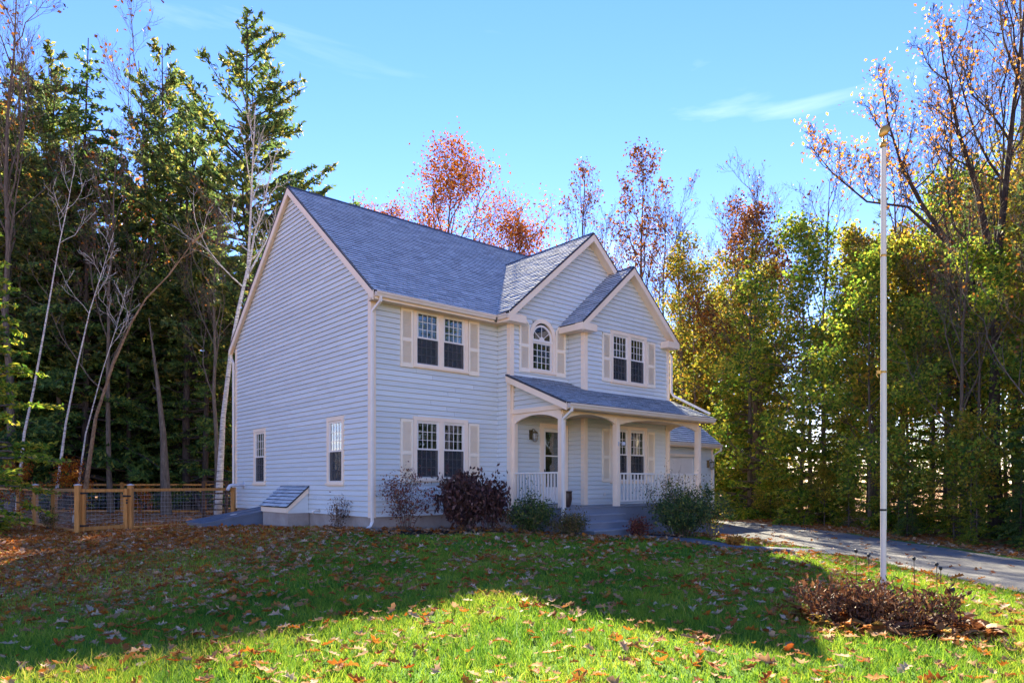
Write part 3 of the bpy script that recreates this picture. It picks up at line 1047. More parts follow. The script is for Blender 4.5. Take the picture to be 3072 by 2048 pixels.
# gutters (open trough section) and downspouts
def gutter(p, q, out, name='gutter'):
    p, q, out = Vector(p), Vector(q), Vector(out)
    sec = [(0, 0), (.0, -.11), (.03, -.125), (.075, -.125), (.095, -.07), (.12, -.035), (.12, 0), (.112, 0), (.11, -.03), (.086, -.065), (.07, -.115), (.01, -.108), (.008, 0)]
    m = MB()
    rings = [[tuple(pt + out * x + Vector((0, 0, z))) for x, z in sec] for pt in (p, q)]
    m.prism(rings[0], rings[1])
    return m.build(name, M['gutter'], house)
gutter((-.10, EV, ez - .035), (uj - .07, EV, ez - .035), (0, -1, 0))
gutter((eu, EV - .12, ez - .035), (eu, fv + .01, ez - .035), (-1, 0, 0))
gutter((4.0, pe, porchz(pe) - .03), (10.66, pe, porchz(pe) - .03), (0, -1, 0))
def downspout(pts, r=.042):
    m = MB()
    m.tube(pts, r, n=4)
    return m.build('downspout', M['white'], house)
downspout([(.03, EV - .06, ez - .15), (.03, EV - .06, ez - .26), (-.02, -.10, ez - .47), (-.02, -.085, ez - .6), (-.02, -.085, .22), (-.12, -.16, .10), (-.62, -.52, -.02)])
downspout([(4.10, pe - .06, porchz(pe) - .14), (4.10, pe - .06, porchz(pe) - .22), (4.13, -2.66, porchz(pe) - .42), (4.13, -2.66, 2.4), (4.13, -2.66, .18)])
downspout([(e2r - .02, V2 + .1, 5.72), (e2r - .02, V2 + .1, 5.62), (U3 + .08, V2 - .08, 5.45), (U3 + .08, V2 - .08, 4.25), (U3 + .085, V2 - .16, porchz(V2) + .16), (U3 + .06, pe + .12, porchz(pe) + .14)])
downspout([(-.06, 9.86, 5.72), (-.06, 9.80, 5.6), (-.09, 9.55, 5.45), (-.09, 9.55, .2)])

# ---- porch
PF = .535
FV = -2.62
boxp('porch_floor', M['porch'], *[(4.12, 10.62, FV + i * .0975, FV + i * .0975 + .094, PF - .028, PF - .0005 * (i % 3)) for i in range(21)], (4.14, 10.60, FV + .03, V1, PF - .07, PF - .028))
boxp('porch_skirt', M['porch'], (4.15, 10.58, FV + .02, FV + .05, -.5, PF - .05), (4.15, 4.18, FV + .05, V1, -.5, PF - .05), (10.55, 10.58, FV + .05, V2, -.5, PF - .05))
for k in range(3):
    z1 = PF - (k + 1) * .19
    v0 = FV - .28 * (k + 1)
    st_ = boxp('step', M['porch'], (4.48, 6.37, v0 + .025, v0 + .05, z1 - .19, z1 - .031), (4.48, 6.37, v0 + .05, FV, z1 - .5, z1 - .032))
    boxp('tread', M['tread'], (4.45, 6.40, v0, v0 + .31, z1 - .03, z1), parent=st_)
boxp('porch_ceiling', M['soffit'], (4.2, 10.55, -2.55, V1 - .03, 3.13, 3.15))
def post(u, v, z1=3.0, s=.075):
    o = empty_part = None
    m = MB()
    m.box(u - s, u + s, v - s, v + s, PF - .002, z1)
    for a in (-1, 1):
        m.box(u - s * .62, u + s * .62, v + a * s, v + a * (s + .006), PF + .2, z1 - .35)
        m.box(u + a * s, u + a * (s + .006), v - s * .62, v + s * .62, PF + .2, z1 - .35)
    return m.build('porch_post', M['trim'], house)
post(4.25, -2.5); post(6.45, -2.5); post(10.48, -2.5)
boxp('porch_post', M['trim'], (4.19, 4.31, V1 - .12, V1 - .026, PF, 3.0))
boxp('porch_post', M['trim'], (10.42, 10.55, V2 - .12, V2 - .026, PF, 3.0))

def arch_beam(p, q, zs, zt, ztop, nrm, name='porch_arch'):
    """beam with a segmental arch cut from its underside between two posts"""
    p, q = Vector(p), Vector(q)
    n = 20
    m = MB()
    nv = Vector(nrm)
    def zb(t):
        if t < .045 or t > .955: return zs
        x = (t - .5) / .455
        return zs + (zt - zs) * (1 - x * x) ** .8
    for i in range(n):
        a, b = i / n, (i + 1) / n
        P, Q_ = p + (q - p) * a, p + (q - p) * b
        r = [(P.x, P.y, zb(a)), (Q_.x, Q_.y, zb(b)), (Q_.x, Q_.y, ztop), (P.x, P.y, ztop)]
        m.prism([(x - nv.x * .04, y - nv.y * .04, z) for x, y, z in r], [(x + nv.x * .04, y + nv.y * .04, z) for x, y, z in r])
    return m.build(name, M['trim'], house)
arch_beam((4.25, -2.5, 0), (6.45, -2.5, 0), 2.86, 3.06, 3.20, (0, -1, 0))
arch_beam((6.45, -2.5, 0), (10.48, -2.5, 0), 2.86, 3.06, 3.20, (0, -1, 0))
arch_beam((4.25, V1 - .03, 0), (4.25, -2.5, 0), 2.86, 3.06, 3.16, (-1, 0, 0))
arch_beam((10.48, -2.5, 0), (10.48, V2 - .03, 0), 2.86, 3.06, 3.16, (1, 0, 0))
boxp('fascia', M['trim'], (4.0, 10.66, pe + .004, pe + .03, porchz(pe) - .17, porchz(pe) - .065))
boxp('soffit', M['soffit'], (4.02, 10.6, pe + .031, -2.53, porchz(pe) - .165, porchz(pe) - .145))
# clad triangle in the porch's end above the arch
wp = Wall((4.23, 0), (0, 1), (-1, 0))
siding_wall(wp, [(-2.62, 3.25), (V1 - .03, 3.25), (V1 - .03, porchz(V1) - .1), (-2.62, porchz(-2.62) - .1)], [], name='porch_gable_wall', z0=3.25)
boxp('trim_band', M['trim'], (4.17, 4.27, -2.80, V1 - .03, 3.14, 3.26))
boxp('trim_band', M['trim'], (4.168, 4.206, V1 - .085, V1 - .028, 3.26, 4.07))
wp2 = Wall((10.5, 0), (0, 1), (1, 0))
siding_wall(wp2, [(-2.85, 3.2), (V2 - .03, 3.2), (V2 - .03, porchz(V2) - .12), (-2.85, porchz(-2.85) - .06)], [], name='porch_gable_wall', z0=3.2, joined=True)

def railing(p, q, n):
    p, q = Vector(p), Vector(q)
    d = (q - p).normalized(); s = Vector((-d.y, d.x, 0))
    def bar(z0, z1, hw):
        m = MB()
        a = [p - s * hw, q - s * hw, q + s * hw, p + s * hw]
        m.prism([(x.x, x.y, z0) for x in a], [(x.x, x.y, z1) for x in a])
        return m
    top = bar(1.44, 1.485, .045).build('porch_railing', M['white'], house)
    bar(.66, .70, .03).build('bottom_rail', M['white'], top)
    m = MB()
    h = .018
    m.box(-h, h, -h, h, 0, .742)
    me = m.mesh('baluster', M['white'])
    for i in range(n):
        c = p + (q - p) * ((i + .6) / (n + .2))
        o = bpy.data.objects.new('baluster', me)
        o.location = (c.x, c.y, .699)
        link(o, top)
railing((4.25, -2.425, 0), (4.25, V1 - .12, 0), 14)
railing((6.525, -2.5, 0), (10.405, -2.5, 0), 24)
railing((10.48, -2.425, 0), (10.48, V2 - .12, 0), 8)

# ---- window bay with its own little shingled roof low on the gable wall
bz0, bu, bv0, bv1 = SB, -.645, 3.57, 5.47
m = MB()
m.box(bu + .02, -.004, bv0 + .02, bv1 - .02, -.6, bz0 + .05)
m.build('bay_foundation', M['concrete'], house)
m = MB()
for v in (bv0 + .015, bv1 - .03):
    m = MB()
    a = [(bu + .015, v, .33), (-.026, v, .33), (-.026, v, 1.02), (bu + .015, v, .46)]
    m.prism(a, [(x, y + .02, z) for x, y, z in a])
    m.build('bay_side_wall', M['siding'], house)
boxp('bay_trim', M['trim'], (bu - .015, bu + .012, bv0 - .005, bv1 + .005, .335, .475))
for v in (bv0 - .022, bv1 + .002):
    sloped_board([(bu - .02, v, .515), (-.03, v, 1.06)], (0, 1), .022, .16, 'bay_trim', M['trim'], drop=.0)
Lb = math.hypot(.62, .57)
roof_slope('bay_roof', (bu - .05, bv1 + .05, .515), (0, -1, 0), (.645, 0, .57), [(0, 0), (bv1 - bv0 + .1, 0), (bv1 - bv0 + .1, Lb + .05), (0, Lb + .05)], thick=.03, seed=12)

# vents and small fittings on the walls
m = MB()
m.tube([(0, 8.70, 1.12), (-.42, 8.70, 1.12), (-.50, 8.70, 1.10), (-.54, 8.70, 1.04), (-.58, 8.70, .94)], [.055, .055, .057, .057, .057], 12)
m.tube([(-.02, 8.70, 1.12), (-.04, 8.70, 1.12)], .12, 14)
m.build('vent_pipe', M['pvc'], house, smooth=True)
m = MB()
m.tube([(0, 2.85, .42), (-.16, 2.85, .42), (-.22, 2.85, .40), (-.24, 2.85, .34)], .032, 10)
m.build('drain_pipe', M['white'], house, smooth=True)
bars(w2f, [(7.30, 7.37, .02, .045, .80, .90)], 'outlet_cover', M['white'], house)
bars(wg, [(.35, .37, .02, .03, 2.1, 2.12)], 'cable_clip', M['galv'], house)

# ---- attached garage
gar = empty('garage', H2W(U3, 1.0, 0), math.atan2(A[1], A[0]))
tag(gar, 'low blue attached garage with pale pink panel door beside driveway', 'garage')
gw = Wall((0, 0), (1, 0), (0, -1))
GB = -.25
H_G = [(.45, 4.85, GB - .1, 2.25)]
siding_wall(gw, [(.02, GB), (6.16, GB), (6.16, 2.78), (.02, 2.78)], H_G, parent=gar, z0=GB)
gs = Wall((6.16, 0), (0, 1), (1, 0))
GRS, GRV = .80, 3.6
gez = 2.82
siding_wall(gs, [(0, GB), (8.0, GB), (8.0, gez - .05), (GRV, gez + (GRV + .4) * GRS - .12), (0, gez + .2)], [], parent=gar, z0=GB, joined=True)
m = MB(); m.box(.04, 6.13, .02, 8.0, -.7, GB + .01); m.build('foundation', M['concrete'], gar)
gd = MB()
gd.box(.35, .45, -.05, .01, GB - .05, 2.25); gd.box(4.85, 4.96, -.05, .01, GB - .05, 2.25); gd.box(.35, 4.96, -.052, .01, 2.25, 2.36)
gd = gd.build('garage_door', M['trim'], gar)
for i in range(4):
    z0 = GB + .0 + i * .625
    p = MB()
    p.box(.452, 4.848, .06, .09, z0, z0 + .618)
    for k in range(6):
        p.box(.60 + k * .71, .60 + k * .71 + .56, .05, .061, z0 + .12, z0 + .50)
    p.build('door_panel', M['white'], gd)
m = MB(); m.box(6.05, 6.19, -.035, -.002, GB, 2.62); m.box(6.161, 6.19, -.002, .11, GB, 2.62); m.build('corner_board', M['trim'], gar)
o = (-.05, -.40, gez)
gsl = math.sqrt(1 + GRS * GRS)
roof_slope('roof', o, (1, 0, 0), (0, 1, GRS), [(0, 0), (6.19, 0), (6.19, (GRV + .4) * gsl), (0, (GRV + .4) * gsl)], parent=gar, seed=15)
m = MB()
b0 = [(0, 8.0, gez), (6.14, 8.0, gez), (6.14, GRV, gez + (GRV + .4) * GRS), (0, GRV, gez + (GRV + .4) * GRS)]
m.prism([(x, y, z - .06) for x, y, z in b0], [(x, y, z) for x, y, z in b0]); m.r = [.4] * len(m.f)
m.build('roof', M['shingle'], gar)
boxp('fascia', M['trim'], (0, 6.13, -.395, -.37, gez - .20, gez - .06), parent=gar)
boxp('soffit', M['soffit'], (0, 6.13, -.369, -.03, gez - .19, gez - .17), parent=gar)
m = MB()
a = [(6.14, -.40, gez - .01), (6.14, GRV, gez + (GRV + .4) * GRS - .01), (6.14, GRV, gez + (GRV + .4) * GRS - .2), (6.14, -.40, gez - .2)]
m.prism(a, [(x + .03, y, z) for x, y, z in a]); m.build('rake_board', M['trim'], gar)
m = MB()
for pt in (0,):
    sec = [(0, 0), (.0, -.11), (.03, -.125), (.075, -.125), (.095, -.07), (.12, -.035), (.12, 0), (.112, 0), (.01, -.1), (.008, 0)]
    m.prism([(-.05, -.40 - x, gez - .03 + z) for x, z in sec], [(6.17, -.40 - x, gez - .03 + z) for x, z in sec])
m.build('gutter', M['gutter'], gar)
m = MB(); m.tube([(6.10, -.46, 2.66), (6.10, -.46, 2.55), (6.12, -.08, 2.36), (6.12, -.08, -.3)], .042, 4); m.build('downspout', M['white'], gar)

# ---- place clapboards: the 300 that show largest are pieces of their own
BOARDS.sort(key=lambda x: -x[0])
_jr = {}
for i, (a_, wo_, bm_, mat_) in enumerate(BOARDS):
    if i < 300: bm_.build('siding_board', mat_, wo_)
    else: _jr.setdefault(wo_.name, (wo_, mat_, MB()))[2].add(bm_.v, bm_.f)
for wo_, mat_, m in _jr.values(): tag(m.build('siding_boards', mat_, wo_), kind='stuff')

# ---- place shingles: the 300 that show largest are pieces of their own
hm = Matrix.Translation((HC[0], HC[1], 0)) @ Matrix.Rotation(math.atan2(A[1], A[0]), 4, 'Z')
gm = Matrix.Translation(H2W(U3, 1.0, 0)) @ Matrix.Rotation(math.atan2(A[1], A[0]), 4, 'Z')
cw = Vector((0, 0, EYE))
house_sh, rest = [], {}
for it in SH_ALL:
    ro_, vs_, fc_, tone = it
    isg = ro_.parent is gar
    c = sum((Vector(x) for x in vs_), Vector()) / len(vs_)
    ar = Vector((0, 0, 0))
    t = [Vector(vs_[i]) for i in fc_[0]]
    for i in range(1, len(t) - 1): ar += (t[i] - t[0]).cross(t[i + 1] - t[0]) * .5
    cwld = (gm if isg else hm) @ c
    nw = (gm if isg else hm).to_3x3() @ ar
    d = cw - cwld
    sc_ = max(0.0, nw.dot(d.normalized())) / d.length_squared
    house_sh.append((0 if isg else sc_, it))
house_sh.sort(key=lambda x: -x[0])
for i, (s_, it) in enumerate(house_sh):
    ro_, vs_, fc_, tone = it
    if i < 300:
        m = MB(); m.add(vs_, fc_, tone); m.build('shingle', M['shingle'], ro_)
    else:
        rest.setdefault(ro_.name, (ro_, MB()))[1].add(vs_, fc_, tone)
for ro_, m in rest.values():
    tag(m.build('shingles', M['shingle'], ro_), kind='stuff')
# ------------------------------------------------------------ small built things
# cellar bulkhead: sloped steel hatch beside the bay
bk = empty('cellar_bulkhead', H2W(-1.1, 6.38, gz(*H2W(-1.1, 6.38)[:2])), math.atan2(A[1], A[0]))
tag(bk, 'dark blue sloping steel cellar hatch against the gable wall', 'cellar hatch')
zb = -bk.location.z
def bl(u, v, z): return (u + 1.1, v - 6.38, z + zb)
def slab(prof, v0, v1, name, mat, parent=bk):
    m = MB()
    m.prism([bl(u, v0, z) for u, z in prof], [bl(u, v1, z) for u, z in prof])
    return m.build(name, mat, parent)
top = lambda u: .02 + (u + 2.3) / 2.3 * .40
slab([(-2.28, -.25), (-.03, -.25), (-.03, top(-.03) - .035), (-2.28, top(-2.28) - .035)], 5.58, 5.60, 'side_panel', M['bulk'])
slab([(-2.28, -.25), (-.03, -.25), (-.03, top(-.03) - .035), (-2.28, top(-2.28) - .035)], 7.15, 7.17, 'side_panel', M['bulk'])
slab([(-2.30, -.25), (-2.28, -.25), (-2.28, top(-2.28) - .03), (-2.30, top(-2.30) - .03)], 5.58, 7.17, 'front_panel', M['bulk'])
for (v0, v1) in ((5.555, 6.365), (6.385, 7.195)):
    d = slab([(-2.34, top(-2.34) - .03), (-.03, top(-.03) - .03), (-.03, top(-.03)), (-2.34, top(-2.34))], v0, v1, 'door_leaf', M['bulk'])
    for vv in (v0 + .02, v1 - .06):
        slab([(-2.34, top(-2.34)), (-.03, top(-.03)), (-.03, top(-.03) + .014), (-2.34, top(-2.34) + .014)], vv, vv + .04, 'rib', M['bulk'], d)
slab([(-1.3, top(-1.3) + .001), (-1.1, top(-1.1) + .001), (-1.1, top(-1.1) + .03), (-1.3, top(-1.3) + .03)], 6.30, 6.33, 'handle', M['galv'])

# wall lanterns
def lantern(name, mpw, label, parent_rot, s=1.0):
    """ships-lantern type: back plate, arm, caged glass globe with cap"""
    loc, rz = mpw
    t = empty(name, loc, rz)
    tag(t, label, 'wall lamp', 'wall lanterns')
    m = MB(); m.box(-.06, .06, -.02, 0, -.11, .13); m.build('back_plate', M['brass'], t)
    m = MB(); m.tube([(0, -.01, .10), (0, -.08, .15), (0, -.15, .13), (0, -.16, .08)], .012, 8); m.build('arm', M['brass'], t)
    m = MB(); m.lathe([(.015, .10), (.05, .085), (.075, .05), (.07, .04)], 14, (0, -.16, 0)); m.build('cap', M['brass'], t, smooth=True)
    m = MB(); m.lathe([(.055, .04), (.068, -.02), (.062, -.10), (.035, -.16), (.01, -.17)], 14, (0, -.16, 0)); m.build('globe', M['lampglass'], t, smooth=True)
    m = MB()
    for k in range(6):
        a = k * math.pi / 3
        m.tube([(.073 * math.cos(a), -.16 + .073 * math.sin(a), .045), (.078 * math.cos(a), -.16 + .078 * math.sin(a), -.03), (.06 * math.cos(a), -.16 + .06 * math.sin(a), -.14), (.02 * math.cos(a), -.16 + .02 * math.sin(a), -.18)], .005, 5)
    for zz, rr in ((-.03, .079), (-.10, .070)):
        pts = [(rr * math.cos(a), -.16 + rr * math.sin(a), zz) for a in [i * math.pi / 8 for i in range(17)]]
        m.tube(pts, .005, 5, cap=False)
    tag(m.build('cage', M['brass'], t), kind='stuff')
    t.scale = (s, s, s)
    return t
m_, nt_, b_ = new_mat('frosted_lamp_glass')
nn_ = N(nt_, "ShaderNodeTexNoise", Scale=6.0)
rr_ = ramp(nt_, [(.3, (.42, .44, .42)), (.7, (.55, .57, .55))], nn_.outputs['Fac'])
nt_.links.new(rr_.outputs[0], b_.inputs['Base Color']); b_.inputs['Roughness'].default_value = .25
b_.inputs['Transmission Weight'].default_value = .3
M['lampglass'] = m_
HR = math.atan2(A[1], A[0])
lantern('wall_lantern', (H2W(4.90, V1 - .022, 2.58), HR), 'caged brass lantern on the porch wall beside the front door', 0, 1.15)
lantern('wall_lantern', (H2W(16.40, 1.0 - .022, 1.98), HR), 'caged brass lantern on the garage corner wall', 0, 1.3)
# small grey fitting of unknown use on the middle porch post
fx = empty('post_fixture', H2W(6.45, -2.577, 2.30), HR)
tag(fx, 'small grey metal fixture mounted on the middle porch post', 'fixture')
m = MB(); m.box(-.02, .02, -.012, .003, -.06, .06); m.build('bracket', M['galv'], fx)
m = MB(); m.tube([(0, -.01, .02), (.03, -.07, .04), (.08, -.10, .03)], .012, 8); m.build('arm', M['galv'], fx)
m = MB(); m.lathe([(.02, .06), (.05, .03), (.065, -.03), (.06, -.045)], 12, (.10, -.11, 0)); m.build('flared_cup', M['galv'], fx, smooth=True)
# flower pot behind the corner post
p = H2W(4.68, -2.22, PF)
pt = empty('flower_pot', p)
tag(pt, 'dark brown glazed flower pot on the porch by the corner post', 'flower pot')
m = MB(); m.lathe([(.11, 0), (.15, .08), (.175, .22), (.17, .36), (.165, .40), (.185, .42), (.185, .44), (.15, .44), (.14, .40), (.10, .38)], 20); m.build('pot', M['pot'], pt, smooth=True)
m = MB(); m.lathe([(.14, .37), (.12, .385), (.02, .39)], 14); m.build('soil', M['brownwood'], pt)

# flag pole
fp = px(2650, 8.6)
fz = gz(*fp)
pole = empty('flag_pole', (fp[0], fp[1], fz))
tag(pole, 'tall white metal flag pole with gilded eagle top in the flower bed', 'flag pole')
Hp = 5.52 - fz
m = MB(); m.lathe([(.034, -.3), (.034, 1.25), (.033, 1.25), (.033, 2.95), (.031, 2.95), (.031, 4.42), (.029, 4.42), (.027, Hp - .16)], 20); m.build('shaft', M['pole'], pole, smooth=False)
for z, mat in ((1.25, M['black']), (2.97, M['gold']), (4.42, M['gold'])):
    m = MB(); m.lathe([(.035, z - .012), (.037, z), (.035, z + .014)], 20); m.build('collar', mat, pole)
m = MB(); m.box(-.085, -.03, -.012, .012, 2.95, 2.99); m.tube([(-.08, 0, 2.99), (-.085, 0, 2.93), (-.065, 0, 2.90)], .008, 6); m.build('cleat', M['gold'], pole)
m = MB(); m.lathe([(.028, Hp - .16), (.038, Hp - .145), (.041, Hp - .11), (.03, Hp - .09), (.012, Hp - .08), (.010, Hp - .02)], 16); m.build('truck_cap', M['gold'], pole, smooth=True)
m = MB(); m.lathe([(.008, -.075), (.035, -.055), (.058, -.01), (.056, .03), (.03, .06), (.006, .068)], 14)
mt = Matrix.Translation((.01, 0, Hp + .05)) @ Matrix.Rotation(R(38), 4, 'Y') @ Matrix.Diagonal((1.0, .55, 1.25, 1))
m.v = [tuple(mt @ Vector(v)) for v in m.v]
m.box(.05, .085, -.012, .012, Hp + .075, Hp + .10)
m.build('eagle', M['gold'], pole, smooth=True)
m = MB(); m.tube([(.037, 0, 1.0), (.039, .0, 2.0), (.036, .0, 4.0), (.032, 0, Hp - .15)], .004, 5); m.build('halyard', M['white'], pole)

# fence: timber posts and rails with welded wire, and a gate in it
RAILZ = .98
def post_at(parent, org, x, y, h_top, s=.062, cap=False):
    z0 = gz(x, y) - .15
    m = MB()
    m.box(x - s - org[0], x + s - org[0], y - s - org[1], y + s - org[1], z0 - org[2], h_top - org[2])
    o = m.build('post', M['cedar'], parent)
    m = MB()
    X, Y, Z = x - org[0], y - org[1], h_top - org[2]
    c = s + .012
    m.add([(X - c, Y - c, Z), (X + c, Y - c, Z), (X + c, Y + c, Z), (X - c, Y + c, Z), (X - c, Y - c, Z + .02), (X + c, Y - c, Z + .02), (X + c, Y + c, Z + .02), (X - c, Y + c, Z + .02), (X, Y, Z + .05)],
          [(0, 3, 2, 1), (0, 1, 5, 4), (1, 2, 6, 5), (2, 3, 7, 6), (3, 0, 4, 7), (4, 5, 8), (5, 6, 8), (6, 7, 8), (7, 4, 8)])
    m.build('post_cap', M['galv'] if cap else M['cedar'], o)
def rail(parent, org, a, b, za, zb_, name='rail', hh=.045, hw=.02):
    a, b = Vector((a[0], a[1])), Vector((b[0], b[1]))
    d = (b - a).normalized(); s = Vector((-d.y, d.x)) * hw
    m = MB()
    r1 = [(a.x - s.x, a.y - s.y, za - hh), (a.x + s.x, a.y + s.y, za - hh), (a.x + s.x, a.y + s.y, za + hh), (a.x - s.x, a.y - s.y, za + hh)]
    r2 = [(b.x - s.x, b.y - s.y, zb_ - hh), (b.x + s.x, b.y + s.y, zb_ - hh), (b.x + s.x, b.y + s.y, zb_ + hh), (b.x - s.x, b.y - s.y, zb_ + hh)]
    m.prism([tuple(np.subtract(p, org)) for p in r1], [tuple(np.subtract(p, org)) for p in r2])
    return m.build(name, M['cedar'], parent)
def wire(parent, org, a, b, z0a, z0b, z1):
    a, b = Vector((a[0], a[1])), Vector((b[0], b[1]))
    L = (b - a).length
    m = MB()
    P = lambda t, z: tuple(np.subtract((a.x + (b.x - a.x) * t, a.y + (b.y - a.y) * t, z), org))
    for k in range(1, 9):
        f = k / 9
        m.tube([P(0, z0a + (z1 - z0a) * f), P(.5, (z0a + z0b) / 2 + (z1 - (z0a + z0b) / 2) * f - .004), P(1, z0b + (z1 - z0b) * f)], .0028, 4, cap=False)
    n = int(L / .105)
    for k in range(1, n):
        t = k / n
        m.tube([P(t, z0a + (z0b - z0a) * t), P(t, z1)], .0016, 3, cap=False)
    tag(m.build('wire_mesh', M['galv'], parent), kind='stuff')
def fence(name, pts, label, tops, caps=(), skip=(), rz=RAILZ):
    org = (pts[0][0], pts[0][1], gz(*pts[0]))
    f = empty(name, org)
    tag(f, label, 'fence', 'timber and wire fence runs')
    for i, p in enumerate(pts):
        post_at(f, org, p[0], p[1], tops[i], cap=i in caps)
    for i in range(len(pts) - 1):
        if i in skip: continue
        a, b = pts[i], pts[i + 1]
        rail(f, org, a, b, rz, rz)
        rail(f, org, a, b, gz(*a) + .06, gz(*b) + .06)
        wire(f, org, a, b, gz(*a) + .1, gz(*b) + .1, rz - .045)
    return f
G0, G1 = (-12.3, 19.5), (-11.5, 20.75)
FH = (-9.62, 23.75)
fence('garden_fence', [G1, FH], 'timber and wire fence panel between the gate and the house wall', [1.12, 1.0], caps=(0,))
fence('garden_fence', [G0, (-14.3, 21.5), (-16.2, 23.4), (-17.9, 25.0), (-21.9, 29.0)], 'timber and wire fence running back into the wood from the gate', [1.12, .98, 1.12, 1.22, 1.2], caps=(0, 2))
fence('garden_fence', [(-21.9, 31.5), (-18.4, 32.5), (-15.0, 33.6), (-11.6, 34.6), (-8.2, 35.6)], 'far timber and wire fence at the back edge of the yard under the trees', [1.25, 1.2, 1.2, 1.22, 1.2], rz=1.12)
# gate
gd_ = (Vector(G1) - Vector(G0)).normalized()
ga, gb = Vector(G0) + gd_ * .085, Vector(G1) - gd_ * .085
org = (ga.x, ga.y, gz(ga.x, ga.y))
gt = empty('garden_gate', org)
tag(gt, 'orange cedar framed wire gate with black hinges and latch', 'gate')
def stile(p):
    m = MB(); s = .055
    m.box(p.x - s - org[0], p.x + s - org[0], p.y - .035 - org[1], p.y + .035 - org[1], -.21 + .03 - org[2] + .0, 1.02 - org[2])
    m.build('stile', M['cedar'], gt)
ga2, gb2 = ga + gd_ * .06, gb - gd_ * .06
stile(ga2); stile(gb2)
rail(gt, org, ga2, gb2, .97, .97); rail(gt, org, ga2, gb2, -.12, -.10, hh=.055)
wire(gt, org, ga2, gb2, -.08, -.06, .93)
def strap(p, z, L, name):
    m = MB()
    a = p - gd_ * L * .5; b = p + gd_ * L * .5
    nrm = Vector((gd_.y, -gd_.x))
    r1 = [(a.x + nrm.x * q - org[0], a.y + nrm.y * q - org[1], zz - org[2]) for q, zz in ((.058, z - .03), (.075, z - .03), (.075, z + .03), (.058, z + .03))]
    r2 = [(b.x + nrm.x * q - org[0], b.y + nrm.y * q - org[1], zz - org[2]) for q, zz in ((.058, z - .02), (.075, z - .02), (.075, z + .02), (.058, z + .02))]
    m.prism(r1, r2); m.build(name, M['black'], gt)
strap(ga2 + gd_ * .0, .90, .22, 'hinge'); strap(ga2, -.03, .24, 'hinge')
strap(gb2, .80, .24, 'latch'); strap(gb2 + gd_ * .0, .60, .05, 'handle'); strap(gb2, .68, .05, 'handle')

# dark stained steps and railing of the back deck, seen past the rear corner
dkp = px(672, 26.5)
dk = empty('deck_stair', (dkp[0], dkp[1], gz(*dkp)), HR)
tag(dk, 'dark brown stained wooden deck steps and railing behind the house corner', 'deck')
def db(name, *b):
    m = MB()
    for q in b: m.box(*q)
    return m.build(name, M['brownwood'], dk)
for x in (-.75, .1, .95): db('post', (x - .05, x + .05, -.05, .05, -.1, 1.45))
db('handrail', (-.8, 1.0, -.07, .07, 1.45, 1.49))
db('handrail', (-.75, .95, -.03, .03, .98, 1.05))
for k in range(4):
    db('tread', (-.75, .95, -.1 + .26 * k, .2 + .26 * k, .16 + .2 * k, .20 + .2 * k))
for x in (-.72, .92):
    m = MB(); a = [(x - .02, -.1, -.05), (x - .02, 1.1, .80), (x - .02, 1.1, .98), (x - .02, -.1, .2)]
    m.prism(a, [(p[0] + .04, p[1], p[2]) for p in a]); m.build('stringer', M['brownwood'], dk)
# ------------------------------------------------------------ vegetation generators
def bark_mat(name, c1, c2, c3, scale=6, stretch=(6, 6, 1)):
    m, nt, b = new_mat(name)
    t = N(nt, "ShaderNodeTexCoord")
    mpn = N(nt, "ShaderNodeMapping"); mpn.inputs['Scale'].default_value = stretch
    nt.links.new(t.outputs['Object'], mpn.inputs['Vector'])
    n = N(nt, "ShaderNodeTexNoise", Scale=scale, Detail=6.0, Roughness=.7)
    nt.links.new(mpn.outputs[0], n.inputs['Vector'])
    r = ramp(nt, [(.3, c1), (.52, c2), (.7, c3)], n.outputs['Fac'])
    nt.links.new(r.outputs[0], b.inputs['Base Color'])
    b.inputs['Roughness'].default_value = .9
    b.inputs['Specular IOR Level'].default_value = .15
    bp = N(nt, "ShaderNodeBump", Strength=.6, Distance=.03)
    nt.links.new(n.outputs['Fac'], bp.inputs['Height']); nt.links.new(bp.outputs[0], b.inputs['Normal'])
    return m
M['bark_dark'] = bark_mat('pine_bark', (.025, .020, .018), (.065, .05, .042), (.12, .095, .08), scale=2.5)
M['bark_grey'] = bark_mat('grey_bark', (.05, .04, .03), (.14, .11, .085), (.25, .20, .155), scale=3)
M['bark_birch'] = bark_mat('birch_bark', (.06, .045, .04), (.60, .54, .48), (.74, .69, .62), scale=3.2, stretch=(1.2, 1.2, 7))
M['bark_warm'] = bark_mat('rusty_bark', (.10, .06, .035), (.26, .16, .09), (.42, .28, .17), scale=4, stretch=(3, 3, 2))
HEM = [(0, (.03, .07, .024)), (.45, (.075, .15, .038)), (.75, (.14, .22, .045)), (1, (.30, .29, .05))]
PINE = [(0, (.035, .065, .025)), (.5, (.08, .135, .038)), (.8, (.16, .20, .045)), (1, (.34, .27, .06))]
LEAF = lambda n, st, tr=.5, tm=1.5: attr_mat(n, st, rough=.6, transl=tr, spec=.25, tmul=tm)
M['hemlock'] = LEAF('hemlock_needles', HEM, .45, 1.8)
M['hemlock_bright'] = LEAF('hemlock_needles_painted_sunlit', [(0, (.035, .09, .015)), (.3, (.10, .19, .02)), (.65, (.24, .30, .03)), (1, (.48, .37, .04))], .55, 1.8)  # brighter copy of the hemlock: sunlight put into the needle colour
M['pine'] = LEAF('pine_needles', PINE, .4, 1.7)
M['maple_red'] = LEAF('red_maple_leaf', [(0, (.10, .028, .008)), (.3, (.32, .07, .006)), (.7, (.48, .15, .008)), (1, (.54, .25, .015))], .4, .95)
M['oak_rust'] = LEAF('rusty_oak_leaf', [(0, (.05, .022, .012)), (.4, (.15, .055, .015)), (.8, (.32, .115, .018)), (1, (.45, .19, .025))], .35, 1.1)
